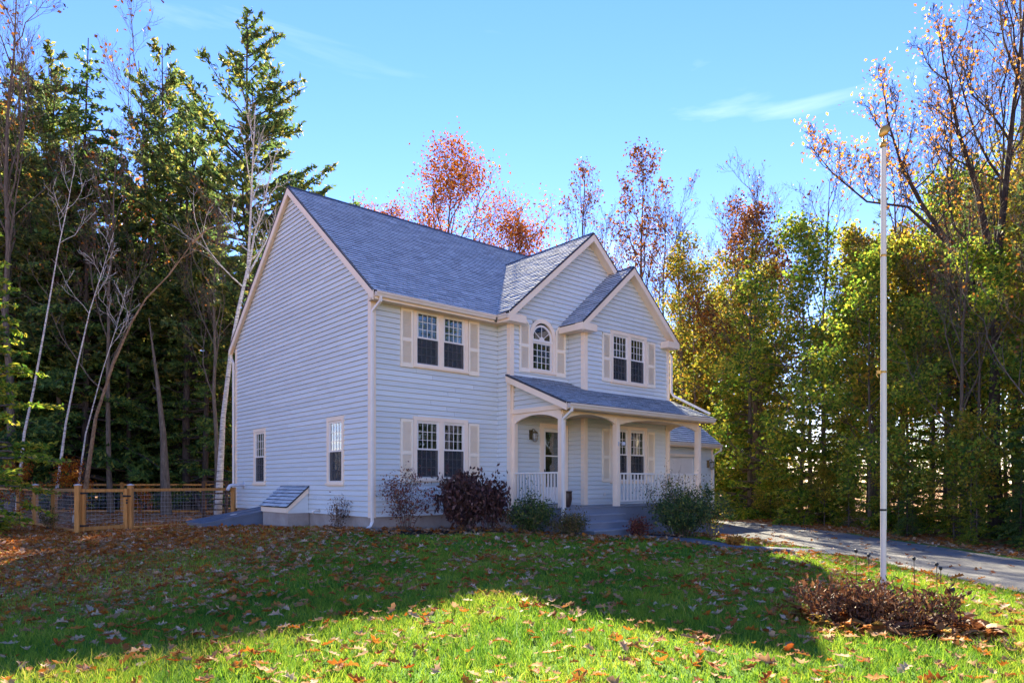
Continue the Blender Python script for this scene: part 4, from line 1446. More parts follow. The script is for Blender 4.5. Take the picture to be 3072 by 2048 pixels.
M['orange'] = LEAF('orange_leaf', [(0, (.24, .09, .02)), (.5, (.50, .20, .03)), (1, (.62, .34, .05))], .5, 1.5)
M['beech'] = LEAF('yellow_green_leaf', [(0, (.08, .12, .015)), (.4, (.20, .23, .025)), (.75, (.40, .32, .035)), (1, (.54, .28, .04))], .5, 1.5)
M['brown_leaf'] = LEAF('dry_brown_leaf', [(0, (.045, .02, .012)), (.5, (.12, .048, .024)), (.85, (.21, .09, .04)), (1, (.34, .17, .07))], .2, 1.2)
M['hydrangea'] = LEAF('withered_hydrangea_leaf', [(0, (.035, .018, .018)), (.5, (.085, .038, .034)), (.85, (.14, .065, .055)), (1, (.24, .13, .10))], .2, 1.2)
M['green_leaf'] = LEAF('glossy_green_leaf', [(0, (.02, .045, .016)), (.5, (.055, .105, .03)), (.85, (.13, .18, .04)), (1, (.28, .26, .05))], .3, 1.5)
M['red_shrub'] = LEAF('crimson_shrub_leaf', [(0, (.05, .018, .018)), (.5, (.16, .035, .03)), (.85, (.28, .09, .045)), (1, (.36, .18, .07))], .3, 1.3)
M['olive_leaf'] = LEAF('olive_shrub_leaf', [(0, (.045, .05, .015)), (.5, (.12, .12, .03)), (.8, (.20, .16, .045)), (1, (.28, .11, .045))], .3, 1.4)

def leaf_mesh(pos, size, rng, aspect=.5, flat=0.0, droop=0.0, name='crown', mat=None, dirs=None, two=False):
    """one kinked diamond (2 triangles) per leaf, random facing; attribute rnd for its tone"""
    n = len(pos)
    pos = np.asarray(pos, float)
    if dirs is None:
        d = rng.normal(size=(n, 3))
        d[:, 2] = d[:, 2] * (1 - flat) - droop
    else:
        d = np.asarray(dirs, float) + rng.normal(size=(n, 3)) * .35
    d /= np.linalg.norm(d, axis=1, keepdims=True) + 1e-9
    up_ = rng.normal(size=(n, 3)); up_[:, 2] += 2.5 * flat
    s = np.cross(d, up_); s /= np.linalg.norm(s, axis=1, keepdims=True) + 1e-9
    sz = size * rng.uniform(.6, 1.35, (n, 1))
    nrm = np.cross(s, d)
    v = np.empty((n, 4, 3))
    v[:, 0] = pos - d * sz * .5
    v[:, 1] = pos + s * sz * aspect * .5 + nrm * sz * .08
    v[:, 2] = pos + d * sz * .5
    v[:, 3] = pos - s * sz * aspect * .5 + nrm * sz * .08
    me = bpy.data.meshes.new(name)
    me.vertices.add(n * 4)
    me.vertices.foreach_set('co', v.reshape(-1).astype(np.float32))
    b = np.arange(n)[:, None] * 4
    tri = np.concatenate([b + np.array([[0, 1, 2]]), b + np.array([[0, 2, 3]])], 1).reshape(-1)
    me.loops.add(n * 6)
    me.loops.foreach_set('vertex_index', tri.astype(np.int32))
    me.polygons.add(n * 2)
    me.polygons.foreach_set('loop_start', (np.arange(n * 2) * 3).astype(np.int32))
    me.polygons.foreach_set('loop_total', np.full(n * 2, 3, np.int32))
    rn = np.repeat(rng.uniform(0, 1, n), 2)
    me.update(calc_edges=True)
    at_ = me.attributes.new('rnd', 'FLOAT', 'FACE'); at_.data.foreach_set('value', rn.astype(np.float32))
    if mat: me.materials.append(mat)
    return me

class Tubes:
    """many tapered tubes gathered into one mesh"""
    def __init__(self): self.v, self.f, self.n = [], [], 0
    def add(self, pts, rad, k):
        pts = np.asarray(pts, float); m = len(pts)
        d = np.gradient(pts, axis=0); d /= np.linalg.norm(d, axis=1, keepdims=True) + 1e-9
        ref = np.array([0, 0, 1.0]) if abs(d[0, 2]) < .9 else np.array([1.0, 0, 0])
        s = np.cross(d, ref); s /= np.linalg.norm(s, axis=1, keepdims=True) + 1e-9
        t = np.cross(s, d)
        a = np.arange(k) * 2 * math.pi / k
        r = np.asarray(rad, float)[:, None, None]
        ring = pts[:, None, :] + r * (np.cos(a)[None, :, None] * s[:, None, :] + np.sin(a)[None, :, None] * t[:, None, :])
        self.v.append(ring.reshape(-1, 3))
        i = np.arange(m - 1)[:, None] * k; j = np.arange(k)[None, :]; j2 = (j + 1) % k
        q = np.stack([i + j, i + j2, i + k + j2, i + k + j], -1).reshape(-1, 4) + self.n
        self.f.append(q); self.n += m * k
    def mesh(self, name, mat):
        v = np.concatenate(self.v); f = np.concatenate(self.f)
        me = bpy.data.meshes.new(name)
        me.vertices.add(len(v)); me.vertices.foreach_set('co', v.reshape(-1).astype(np.float32))
        me.loops.add(len(f) * 4); me.loops.foreach_set('vertex_index', f.reshape(-1).astype(np.int32))
        me.polygons.add(len(f)); me.polygons.foreach_set('loop_start', (np.arange(len(f)) * 4).astype(np.int32)); me.polygons.foreach_set('loop_total', np.full(len(f), 4, np.int32))
        me.polygons.foreach_set('use_smooth', [True] * len(f))
        me.update(calc_edges=True)
        me.materials.append(mat)
        return me

def norm(v): return v / (np.linalg.norm(v) + 1e-9)

def broadleaf(seed, h, r0, first=.35, nlimb=9, spread=.33, levels=3, upright=.35, kids=(6, 5), path=None, angle=(30, 60), twig=.012, minr=.006, topfork=True):
    """trunk with limbs, boughs and twigs; returns tubes and leaf sites"""
    rng = np.random.default_rng(seed)
    T = Tubes(); sites = []
    if path is None:
        n = 9
        xy = np.cumsum(rng.normal(0, .012 * h / 3, (n, 2)), 0); xy -= xy[0]
        path = np.column_stack([xy, np.linspace(0, h, n)])
    path = np.asarray(path, float)
    L = np.concatenate([[0], np.cumsum(np.linalg.norm(np.diff(path, axis=0), axis=1))]); Lt = L[-1]
    rad = r0 * (1 - .9 * (L / Lt) ** 1.1)
    rad[0] *= 1.35
    base_ext = path.copy(); base_ext[0, 2] -= .3
    T.add(base_ext, np.maximum(rad, minr), 8)
    def at(t):
        return np.array([np.interp(t * Lt, L, path[:, i]) for i in range(3)])
    def branch(p, d, ln, r, lev):
        n = 5 if lev == 1 else (4 if lev == 2 else 3)
        pts = [p]; dd = d
        for i in range(n):
            dd = norm(dd + rng.normal(0, .16, 3) + np.array([0, 0, upright * .35]))
            pts.append(pts[-1] + dd * ln / n)
        pts = np.array(pts)
        rr = np.maximum(r * np.linspace(1, .25, n + 1), minr if lev < levels else minr * .7)
        T.add(pts, rr, 6 if lev == 1 else (4 if lev == 2 else 3))
        if lev < levels:
            nk = kids[lev - 1]
            for k in range(nk):
                t = .25 + .75 * (k + rng.random()) / nk
                q = np.array([np.interp(t * n, np.arange(n + 1), pts[:, i]) for i in range(3)])
                td = norm(pts[min(int(t * n) + 1, n)] - pts[max(int(t * n) - 1, 0)])
                a = R(rng.uniform(25, 60)); perp = norm(np.cross(td, rng.normal(size=3)))
                branch(q, norm(td * math.cos(a) + perp * math.sin(a)), ln * rng.uniform(.38, .62) * (1.1 - .4 * t), r * .45, lev + 1)
        else:
            for t in rng.uniform(.2, 1.0, 4):
                sites.append(np.array([np.interp(t * n, np.arange(n + 1), pts[:, i]) for i in range(3)]))
    az = rng.uniform(0, 6.28)
    for k in range(nlimb):
        t = first + (.97 - first) * ((k + rng.random() * .6) / nlimb)
        az += 2.4 + rng.normal(0, .3)
        a = R(rng.uniform(*angle)) * (1.1 - .5 * (t - first) / (1 - first))
        d = np.array([math.cos(az) * math.sin(a), math.sin(az) * math.sin(a), math.cos(a)])
        branch(at(t), d, h * spread * rng.uniform(.75, 1.15) * (1.15 - .75 * (t - first) / (1 - first)), r0 * .36 * (1.1 - t * .7), 1)
    return T, np.array(sites), rng

def conifer(seed, h, r0, first=.2, whorls=22, per=5, reach=.17, droop=-.1, rise=.0, kind='pine', dens=12, path=None, dead=.0, minlen=.3):
    rng = np.random.default_rng(seed)
    T = Tubes(); pos = []; dirs = []
    n = 10
    if path is None:
        xy = np.cumsum(rng.normal(0, .02, (n, 2)), 0) * h / 14; xy -= xy[0]
        path = np.column_stack([xy, np.linspace(0, h, n)])
    zt = path[:, 2] / h
    T.add(np.vstack([path[:1] - [0, 0, .3], path]), np.maximum(r0 * np.concatenate([[1.3], 1.15 - 1.1 * zt]), .02), 8)
    at = lambda t: np.array([np.interp(t, zt, path[:, i]) for i in range(3)])
    for w_ in range(whorls):
        t = first + (1 - first) * (w_ + rng.uniform(-.3, .3)) / whorls
        t = min(max(t, .04), .985)
        f = (t - first) / (1 - first)
        prof = (1 - max(f, 0)) ** .75 if kind == 'hemlock' else min(1, .45 + 1.8 * max(f, 0)) * (1 - max(f, 0)) ** .6
        for k in range(per):
            if rng.random() < .12: continue
            a = rng.uniform(0, 6.283)
            ln = max(minlen, h * reach * prof * rng.uniform(.55, 1.25))
            p0 = at(t)
            el = droop + rise * f + rng.normal(0, .12)
            d = np.array([math.cos(a) * math.cos(el), math.sin(a) * math.cos(el), math.sin(el)])
            m_ = 5
            s = np.linspace(0, 1, m_)
            curve = (.18 if kind == 'pine' else -.22) * ln
            pts = p0 + d * ln * s[:, None] + np.array([0, 0, 1.0]) * (curve * s[:, None] ** 2) + np.cumsum(rng.normal(0, .02 * ln, (m_, 3)), 0) * (s[:, None] > 0)
            T.add(pts, np.maximum(.018 * ln * (1 - .8 * s), .007), 4)
            if f < dead: continue
            side = norm(np.cross(d, [0, 0, 1.0]))
            nb = int(max(4, dens * ln / 1.6))
            for q in range(nb):
                u_ = rng.uniform(.22, 1.0) ** .8
                c = np.array([np.interp(u_, s, pts[:, i]) for i in range(3)])
                sl_ = ln * .30 * (1.1 - .75 * u_) * rng.uniform(.5, 1.2)
                sd = norm(side * rng.choice([-1, 1]) + d * rng.uniform(.3, 1.1) + np.array([0, 0, rng.normal(0, .18) - (.25 if kind == 'hemlock' else -.15)]))
                k2 = int(max(2, 7 * sl_ / .5)) if kind == 'hemlock' else int(max(3, 6 * sl_ / .5))
                for j in range(k2):
                    pos.append(c + sd * sl_ * (j + rng.random()) / k2 + rng.normal(0, .05, 3))
                    dirs.append(sd + rng.normal(0, .55, 3))
    return T, np.array(pos), np.array(dirs), rng

PROTO = {}
def proto(name, T, bark, leaf=None):
    PROTO[name] = (T.mesh('trunk', M[bark]) if isinstance(T, Tubes) else T, leaf)
def spray_sites(sites, rng, k, sd):
    return np.repeat(sites, k, 0) + rng.normal(0, sd, (len(sites) * k, 3))

# conifers
for i in range(3):
    T, p_, d_, g_ = conifer(100 + i, 22 + 2 * i, .24, first=.30 - .05 * i, whorls=25, per=5, reach=.235, droop=.02, rise=.6, kind='pine', dens=18)
    proto('white_pine.%d' % i, T, 'bark_dark', leaf_mesh(p_, .33, g_, aspect=.34, mat=M['pine'], dirs=d_))
for i in range(3):
    T, p_, d_, g_ = conifer(120 + i, 17 + 2.5 * i, .20, first=.03 + .05 * i, whorls=36, per=6, reach=.21, droop=-.05, rise=.45, kind='hemlock', dens=13)
    proto('hemlock.%d' % i, T, 'bark_dark', leaf_mesh(p_, .25, g_, aspect=.42, flat=.6, mat=M['hemlock'], dirs=d_))
for i in range(3):
    T, p_, d_, g_ = conifer(140 + i, 13 + 3 * i, .16, first=.02, whorls=32, per=6, reach=.24, droop=0, rise=.5, kind='hemlock', dens=12)
    proto('bright_hemlock.%d' % i, T, 'bark_grey', leaf_mesh(p_, .25, g_, aspect=.45, flat=.5, mat=M['hemlock_bright'], dirs=d_))
# tall bare-stemmed pines of the inner wood
for i in range(2):
    T, p_, d_, g_ = conifer(160 + i, 24, .22, first=.12, whorls=34, per=4, reach=.11, droop=-.05, rise=.5, kind='pine', dens=11, dead=.42)
    proto('bare_stem_pine.%d' % i, T, 'bark_dark', leaf_mesh(p_, .32, g_, aspect=.28, mat=M['pine'], dirs=d_))
# broadleaves
def bl_proto(name, seed, h, r0, bark, leafmat=None, k=3, size=.16, sd=.22, frac=1.0, **kw):
    T, s_, g_ = broadleaf(seed, h, r0, **kw)
    me = None
    if leafmat:
        s_ = s_[g_.random(len(s_)) < frac]
        me = leaf_mesh(spray_sites(s_, g_, k, sd), size, g_, aspect=.7, mat=M[leafmat])
    proto(name, T, bark, me)
bl_proto('red_maple.0', 201, 22, .26, 'bark_grey', 'maple_red', k=5, size=.17, sd=.42, frac=.40, first=.32, nlimb=17, spread=.40, levels=4, kids=(6, 5, 3), upright=.42, angle=(38, 74))
bl_proto('sparse_maple.0', 203, 23, .20, 'bark_grey', 'oak_rust', k=2, size=.17, sd=.2, frac=.26, first=.45, nlimb=12, spread=.22, levels=4, kids=(5, 4, 3), upright=.9, angle=(20, 40))
bl_proto('sparse_maple.1', 204, 23, .20, 'bark_grey', 'oak_rust', k=2, size=.19, sd=.22, frac=.42, first=.42, nlimb=12, spread=.22, levels=4, kids=(5, 4, 3), upright=.9, angle=(20, 40))
bl_proto('bare_tree.0', 205, 20, .16, 'bark_grey', 'oak_rust', k=1, size=.18, sd=.2, frac=.05, first=.30, nlimb=13, spread=.30, levels=4, kids=(6, 5, 4), upright=.7, angle=(25, 50))
bl_proto('bare_tree.1', 206, 22, .16, 'bark_grey', 'oak_rust', k=1, size=.16, sd=.2, frac=.05, first=.35, nlimb=12, spread=.28, levels=4, kids=(6, 5, 4), upright=.9, angle=(20, 45))
bl_proto('rust_oak.0', 207, 17, .22, 'bark_grey', 'oak_rust', k=4, size=.18, sd=.28, frac=.4, first=.25, nlimb=12, spread=.32, levels=4, kids=(6, 4, 3), upright=.4)
bl_proto('beech.0', 208, 7, .07, 'bark_grey', 'beech', k=5, size=.17, sd=.25, frac=.9, first=.15, nlimb=11, spread=.42, levels=3, kids=(6, 5), upright=.3, angle=(45, 80))
bl_proto('beech.1', 209, 10, .09, 'bark_grey', 'beech', k=5, size=.18, sd=.28, frac=.8, first=.15, nlimb=14, spread=.34, levels=3, kids=(7, 5), upright=.3, angle=(45, 80))
bl_proto('orange_maple.0', 210, 9, .09, 'bark_grey', 'orange', k=5, size=.18, sd=.28, frac=.7, first=.2, nlimb=12, spread=.36, levels=3, kids=(7, 5), upright=.35, angle=(40, 75))
bl_proto('red_sapling.0', 211, 4.5, .04, 'bark_grey', 'maple_red', k=4, size=.16, sd=.2, frac=.7, first=.25, nlimb=9, spread=.40, levels=3, kids=(5, 4), upright=.2, angle=(50, 85))
bl_proto('thin_birch.0', 212, 15, .075, 'bark_birch', None, first=.45, nlimb=9, spread=.16, levels=3, kids=(5, 4), upright=.5)
bl_proto('yellow_tree.1', 214, 17, .14, 'bark_grey', 'beech', k=5, size=.20, sd=.32, frac=.55, first=.30, nlimb=15, spread=.34, levels=4, kids=(5, 4, 3), upright=.3, angle=(45, 80))
bl_proto('green_tree.0', 215, 15, .13, 'bark_grey', 'hemlock_bright', k=5, size=.20, sd=.32, frac=.6, first=.16, nlimb=17, spread=.36, levels=4, kids=(5, 4, 3), upright=.2, angle=(50, 85))
bl_proto('yellow_tree.0', 213, 16, .18, 'bark_grey', 'beech', k=5, size=.22, sd=.3, frac=.7, first=.18, nlimb=16, spread=.30, levels=4, kids=(5, 4, 3), upright=.45, angle=(35, 65))

KIND = {'white_pine': ('pine tree', 'tall_pine'), 'hemlock': ('hemlock tree',), }
_seed = random.Random(77)
def plant(pname, x, y, label, cat='tree', group=None, s=1.0, name=None, rz=None, tilt=(0, 0), z=None):
    tr, lf = PROTO[pname]
    o = empty(name or pname.split('.')[0] + '_tree', (x, y, gz(x, y) - .03 if z is None else z), _seed.uniform(0, 6.28) if rz is None else rz)
    o.rotation_euler = (tilt[0], tilt[1], o.rotation_euler[2])
    o.scale = (s * _seed.uniform(.94, 1.06), s * _seed.uniform(.94, 1.06), s)
    tag(o, label, cat, group)
    link(bpy.data.objects.new('trunk', tr), o)
    if lf is not None: link(bpy.data.objects.new('crown', lf), o)
    return o
def at_px(pname, x, Y, label, **kw):
    X, Yy = px(x, Y)
    return plant(pname, X, Yy, label, **kw)
def hgt(y, Y): return EYE + (1450 - y) * Y / 2065     # height reached by picture row y at depth Y
# ------------------------------------------------------------ trees that can be told apart
def px_path(Y, pts, lean=0.0):
    """trunk course from picture points at depth Y, relative to its base"""
    X0 = (pts[0][0] - 1536) / 2065 * Y
    z0 = gz(X0, Y)
    out = []
    for i, (x, y) in enumerate(pts):
        out.append(((x - 1536) / 2065 * Y - X0, lean * i, (hgt(y, Y) - z0) if i else 0.0))
    return (X0, Y, z0), np.array(out)
def hero(name, Y, pts, r0, bark, label, forks=(), leaf=None, seed=1, **kw):
    base, path = px_path(Y, pts, kw.pop('lean', .05))
    h = path[-1, 2]
    k = kw.pop('k', 3); size = kw.pop('size', .16); frac = kw.pop('frac', .5); sd = kw.pop('sd', .22)
    T, s_, g_ = broadleaf(seed, h, r0, path=path, **kw)
    for (fp_, fr) in forks:
        fpath = np.array([((x - 1536) / 2065 * Y - base[0], path[:, 1].mean() + .1 * i, hgt(y, Y) - base[2]) for i, (x, y) in enumerate(fp_)])
        kk = dict(kw); kk['first'] = .25
        T2, s2, _ = broadleaf(seed + 50, np.linalg.norm(fpath[-1] - fpath[0]), fr, path=fpath + [0, 0, .0], **kk)
        for v_, f_ in zip(T2.v, T2.f):
            T.v.append(v_); T.f.append(f_ + T.n)
        T.n += T2.n
        if len(s2): s_ = np.vstack([s_, s2])
    o = empty(name, base)
    tag(o, label, 'tree')
    link(bpy.data.objects.new('trunk', T.mesh('trunk', M[bark])), o)
    if leaf:
        s_ = s_[g_.random(len(s_)) < frac]
        link(bpy.data.objects.new('crown', leaf_mesh(spray_sites(s_, g_, k, sd), size, g_, aspect=.7, mat=M[leaf])), o)
    return o
hero('birch_tree', 28, [(652, 1500), (668, 1250), (690, 1050), (712, 920), (738, 800), (745, 640), (750, 470), (757, 300)], .125, 'bark_birch', 'thick white birch trunk forking beside the rear house corner',
     forks=[([(736, 810), (755, 700), (790, 560), (820, 420)], .05), ([(744, 790), (800, 700), (830, 610)], .035)], seed=301, first=.55, nlimb=9, spread=.15, levels=3, kids=(5, 4), upright=.6)
hero('birch_tree', 26.5, [(46, 1520), (70, 1300), (97, 1160), (130, 960), (165, 740), (192, 600), (212, 470)], .058, 'bark_birch', 'slender white birch leaning beside the far fence post', seed=302, first=.75, nlimb=6, spread=.12, levels=3, kids=(4, 3), upright=.4)
hero('birch_tree', 26.0, [(155, 1520), (195, 1270), (228, 1090), (262, 930), (300, 800), (330, 690)], .052, 'bark_birch', 'thin white birch standing between the other two leaning birches', seed=303, first=.7, nlimb=6, spread=.13, levels=3, kids=(4, 3), upright=.4)
hero('birch_tree', 25.5, [(216, 1510), (255, 1300), (300, 1120), (345, 970), (372, 850)], .036, 'bark_birch', 'thinnest leaning birch sapling beside the bent trunk', seed=304, first=.7, nlimb=5, spread=.16, levels=3, kids=(4, 3), upright=.4)
hero('bent_tree', 25.0, [(238, 1510), (285, 1250), (335, 1090), (390, 960), (430, 890), (500, 815), (555, 735), (580, 670)], .075, 'bark_warm', 'rust brown trunk bending in a long arc behind the gate', forks=[([(572, 698), (610, 680), (650, 660)], .04)], seed=305, first=.8, nlimb=4, spread=.10, levels=3, kids=(4, 3), upright=.4)
hero('snag', 31, [(500, 1520), (488, 1300), (470, 1150), (448, 1000), (440, 950)], .20, 'bark_grey', 'leaning broken grey trunk in the middle of the wood', seed=306, first=.6, nlimb=3, spread=.05, levels=2, kids=(3,), upright=.2)
hero('oak_tree', 21, [(2990, 1640), (2985, 1350), (2992, 1050), (3000, 820), (3030, 560), (3060, 300), (3090, 60), (3110, -120)], .18, 'bark_dark', 'big dark oak with wide bare limbs and scattered orange leaves',
     forks=[([(2992, 860), (2930, 770), (2850, 690), (2790, 590), (2740, 480), (2700, 330), (2690, 200)], .10), ([(2850, 690), (2740, 610), (2620, 590), (2520, 500), (2440, 390)], .05), ([(2995, 790), (2950, 560), (2900, 380), (2860, 160), (2850, 30)], .10)],
     leaf='orange', k=2, size=.10, frac=.055, seed=307, first=.40, nlimb=12, spread=.26, levels=4, kids=(6, 5, 4), upright=.6, angle=(25, 60), minr=.005)

G_L = 'trees of the wood behind the fence'
G_B = 'trees standing behind the house roof'
G_R = 'trees along the far side of the driveway'
at_px('white_pine.1', 742, 33, 'tallest white pine with open branches rising beside the roof peak', s=1.0, rz=.4, name='pine_tree')
at_px('hemlock.2', 262, 34, 'tall dense hemlock topping the wood behind the fence', s=1.06, name='hemlock_tree')
at_px('white_pine.2', 150, 37, 'broad white pine beside the tall hemlock', s=.92, name='pine_tree')
at_px('hemlock.1', 535, 37, 'pointed yellow green hemlock below the tallest pine', s=1.13, name='hemlock_tree')
at_px('bare_tree.1', 30, 31, 'tall bare tree with thin upright twigs beside the broad pine', s=1.08, name='bare_tree')
at_px('bare_tree.0', 445, 39, 'bare upswept tree in the gap between the pines', s=1.28, name='bare_tree')
at_px('bare_tree.1', 180, 33, 'bare brown twigged tree in front of the broad pine', s=.82, name='bare_tree')
at_px('hemlock.1', 345, 38, 'dense hemlock beside the upswept bare tree', s=1.05, name='hemlock_tree')
at_px('hemlock.0', 620, 40, 'hemlock with a yellow green top between the two tallest conifers', s=1.15, name='hemlock_tree')
at_px('white_pine.0', 60, 36, 'shaggy white pine behind the tall bare tree', s=1.05, name='pine_tree')
at_px('bright_hemlock.0', -45, 18.8, 'bright green feathery young hemlock at the fence end', s=.70, name='hemlock_tree')
at_px('orange_maple.0', 430, 47, 'orange leaved maple glowing deep in the wood', s=2.05, name='maple_tree')
at_px('orange_maple.0', -130, 36, 'tall orange maple at the outer edge of the wood behind the fence', s=2.2, name='maple_tree')
at_px('red_sapling.0', 60, 24.2, 'low red leaved sapling behind the side fence', s=.42, name='maple_sapling', cat='sapling')
at_px('red_sapling.0', 215, 25.0, 'red and orange sapling under the thin birches', s=.45, name='maple_sapling', cat='sapling')
at_px('red_sapling.0', 425, 24.6, 'small red leaved sapling inside the fenced yard', s=.26, name='maple_sapling', cat='sapling')
wr_ = random.Random(5)
# the wood at the left: straight dark stems, hemlocks, understorey
for i in range(38):
    x = -260 + i * 30 + wr_.uniform(-14, 14)
    Y = wr_.uniform(33, 62)
    if x > 700: Y = wr_.uniform(38, 62)
    at_px('bare_stem_pine.%d' % (i % 2), x, Y, 'straight dark pine stem with high crown in the wood behind the fence', group=G_L, s=wr_.uniform(.55, .85), name='pine_tree')
for i in range(18):
    x = -220 + i * 62 + wr_.uniform(-25, 25)
    Y = wr_.uniform(36, 58)
    at_px('hemlock.%d' % (i % 3), x, Y, 'dark hemlock filling the depth of the wood behind the fence', group=G_L, s=wr_.uniform(.55, .95), name='hemlock_tree')
for i in range(9):
    x = -100 + i * 105 + wr_.uniform(-30, 30)
    at_px('bare_tree.%d' % (i % 2), x, wr_.uniform(30, 42), 'leafless grey tree among the dark pines', group=G_L, s=wr_.uniform(.6, .9), name='bare_tree')
for i in range(22):
    x = -150 + i * 46 + wr_.uniform(-25, 25)
    k = wr_.choice(['beech.0', 'beech.1', 'beech.1', 'orange_maple.0', 'beech.0'])
    at_px(k, x, wr_.uniform(34, 56), 'yellow leaved understorey tree glowing between the stems' if k[0] == 'b' else 'small orange leaved understorey maple between the stems', group=G_L, s=wr_.uniform(.8, 1.25), name='beech_tree' if k[0] == 'b' else 'maple_tree')
for i in range(17):  # every second far tree is golden, added to give glints of light between stems
    at_px('hemlock.%d' % (i % 3) if i % 2 else 'yellow_tree.0', -330 + i * 90 + wr_.uniform(-40, 40), wr_.uniform(60, 88), 'distant dark hemlock closing the far end of the wood' if i % 2 else 'distant golden tree added for light glints at the far end of the wood', group='far trees behind the wood', s=wr_.uniform(.6, .85), name='hemlock_tree')

for i in range(19):
    x = -160 + i * 43 + wr_.uniform(-20, 20)
    at_px(['hemlock.0', 'white_pine.0', 'hemlock.1', 'white_pine.2'][i % 4], x, wr_.uniform(32, 46), 'green conifer with a dense crown in the wood behind the fence', group=G_L, s=wr_.uniform(.62, 1.05), name='conifer_tree')

# behind the house
at_px('red_maple.0', 1355, 47, 'large red and orange maple crown above the main roof ridge', s=1.0, name='maple_tree', rz=1.0)
at_px('red_maple.0', 1160, 50, 'smaller orange red maple beside the large red one', s=.88, name='maple_tree', rz=3.0)
at_px('red_maple.0', 1540, 46, 'low rusty maple between the red maple and the wing gable', s=.78, name='maple_tree', rz=4.6)
at_px('sparse_maple.0', 1755, 42, 'thin tree with sparse rusty leaves above the large wing gable', s=.88, name='maple_tree')
at_px('sparse_maple.1', 1930, 41, 'thin tree with denser rusty leaves beyond the smaller wing gable', s=.90, name='maple_tree')
at_px('hemlock.0', 1065, 46, 'pointed hemlock top showing over the main roof near its peak', s=1.22, name='hemlock_tree')
at_px('white_pine.0', 960, 50, 'white pine top showing beside the tallest pine', s=.98, name='pine_tree')
for i in range(12):
    at_px('bare_tree.%d' % (i % 2), 1640 + i * 52 + wr_.uniform(-18, 18), wr_.uniform(44, 58), 'thin leafless tree in the row behind the garage', group=G_B, s=wr_.uniform(.55, .92), name='bare_tree')
at_px('bare_tree.0', 2060, 40, 'branching bare tree leaning over the garage roof', s=.86, name='bare_tree')
for i in range(9):
    at_px(['yellow_tree.0', 'beech.1', 'bright_hemlock.1'][i % 3], 1960 + i * 40 + wr_.uniform(-15, 15), wr_.uniform(42, 52), 'yellow green tree behind the garage roof', group=G_B, s=wr_.uniform(.6, .9) if i % 3 != 1 else 1.1, name='yellow_tree')

# right of the driveway
at_px('rust_oak.0', 2265, 37, 'rusty orange oak crown above the pale green trees', s=.92, name='oak_tree')
at_px('bare_tree.1', 2270, 36, 'bare tree rising over the rusty oak', s=.80, name='bare_tree')
at_px('bare_tree.0', 2480, 31, 'bare spreading tree between the rusty oak and the flag pole', s=.75, name='bare_tree')
at_px('bare_tree.1', 3060, 27, 'tall bare tree with a few red leaves behind the big oak', s=1.05, name='bare_tree')
at_px('orange_maple.0', 2920, 31, 'orange leaved maple showing through the big oak limbs', s=1.5, name='maple_tree')
RT_ = [('bright_hemlock.1', 11.6, 33.5, .80), ('yellow_tree.1', 13.0, 36.5, .75), ('green_tree.0', 13.0, 31.0, .80), ('bright_hemlock.0', 12.3, 28.3, .62), ('yellow_tree.0', 14.2, 27.0, .66), ('green_tree.0', 12.8, 24.6, .58),
       ('bright_hemlock.2', 14.6, 23.0, .52), ('green_tree.0', 13.9, 20.6, .52), ('bright_hemlock.1', 15.6, 19.6, .58), ('hemlock.0', 13.9, 18.0, .36), ('yellow_tree.1', 16.8, 22.5, .62), ('bright_hemlock.0', 16.9, 17.0, .70),
       ('yellow_tree.0', 16.5, 31.0, .78), ('green_tree.0', 18.0, 28.0, .85), ('hemlock.2', 17.0, 35.0, .52), ('yellow_tree.1', 19.0, 24.5, .75), ('bright_hemlock.2', 14.5, 40.0, .80), ('yellow_tree.1', 10.6, 39.5, .80), ('green_tree.0', 20.5, 32.0, .85), ('yellow_tree.0', 21.0, 27.0, .85), ('green_tree.0', 19.5, 20.0, .75), ('hemlock.0', 22.5, 23.0, .8), ('bright_hemlock.0', 12.0, 44, 1.0), ('yellow_tree.0', 24, 36, .95)]
for (k, x, y, s) in RT_:
    lab = {'b': 'yellow green hemlock coloured as if sunlit on the bank beyond the driveway', 'y': 'yellow leaved tree among the hemlocks beyond the driveway', 'h': 'dark green hemlock on the bank beyond the driveway', 'g': 'broad yellow green tree on the bank beyond the driveway'}[k[0]]
    plant(k, x, y, lab, group=G_R, s=s, name=k.split('.')[0].replace('bright_', '') + ('_tree' if 'tree' not in k else ''))
for i in range(13):
    x, y = 12.2 + wr_.random() * 8, 17 + i * 1.7
    plant('bare_tree.%d' % (i % 2), x, y, 'slender bare tree standing among the driveway trees', group=G_R, s=wr_.uniform(.42, .66), name='bare_tree')
at_px('bare_tree.0', 2700, 29, 'bare tree rising just behind the flag pole', s=.78, name='bare_tree')
at_px('bare_tree.1', 2850, 27, 'tall bare tree between the flag pole and the big oak', s=.82, name='bare_tree')
for i in range(14):
    x, y = wr_.uniform(14.5, 27), wr_.uniform(17, 40)
    plant('bare_stem_pine.%d' % (i % 2), x, y, 'dark straight stem standing among the hemlocks', group=G_R, s=wr_.uniform(.45, .65), name='pine_tree')
for i in range(20):
    x, y = 11.7 + wr_.random() * 2.2, 15.5 + i * .95
    plant(['beech.0', 'bright_hemlock.0', 'hemlock.0', 'bright_hemlock.1'][i % 4], x, y, 'low bush at the foot of the trees along the driveway', cat='bush', group='bushes along the driveway edge', s=[.36, .2, .16, .15][i % 4] * wr_.uniform(.8, 1.3), name='bush')
for i in range(24):
    at_px(['hemlock.0', 'hemlock.1', 'hemlock.2'][i % 3], 1700 + i * 80 + wr_.uniform(-30, 30), wr_.uniform(56, 80), 'distant hemlock closing the view behind the driveway trees', group='far trees behind the wood', s=wr_.uniform(.45, .65), name='hemlock_tree')
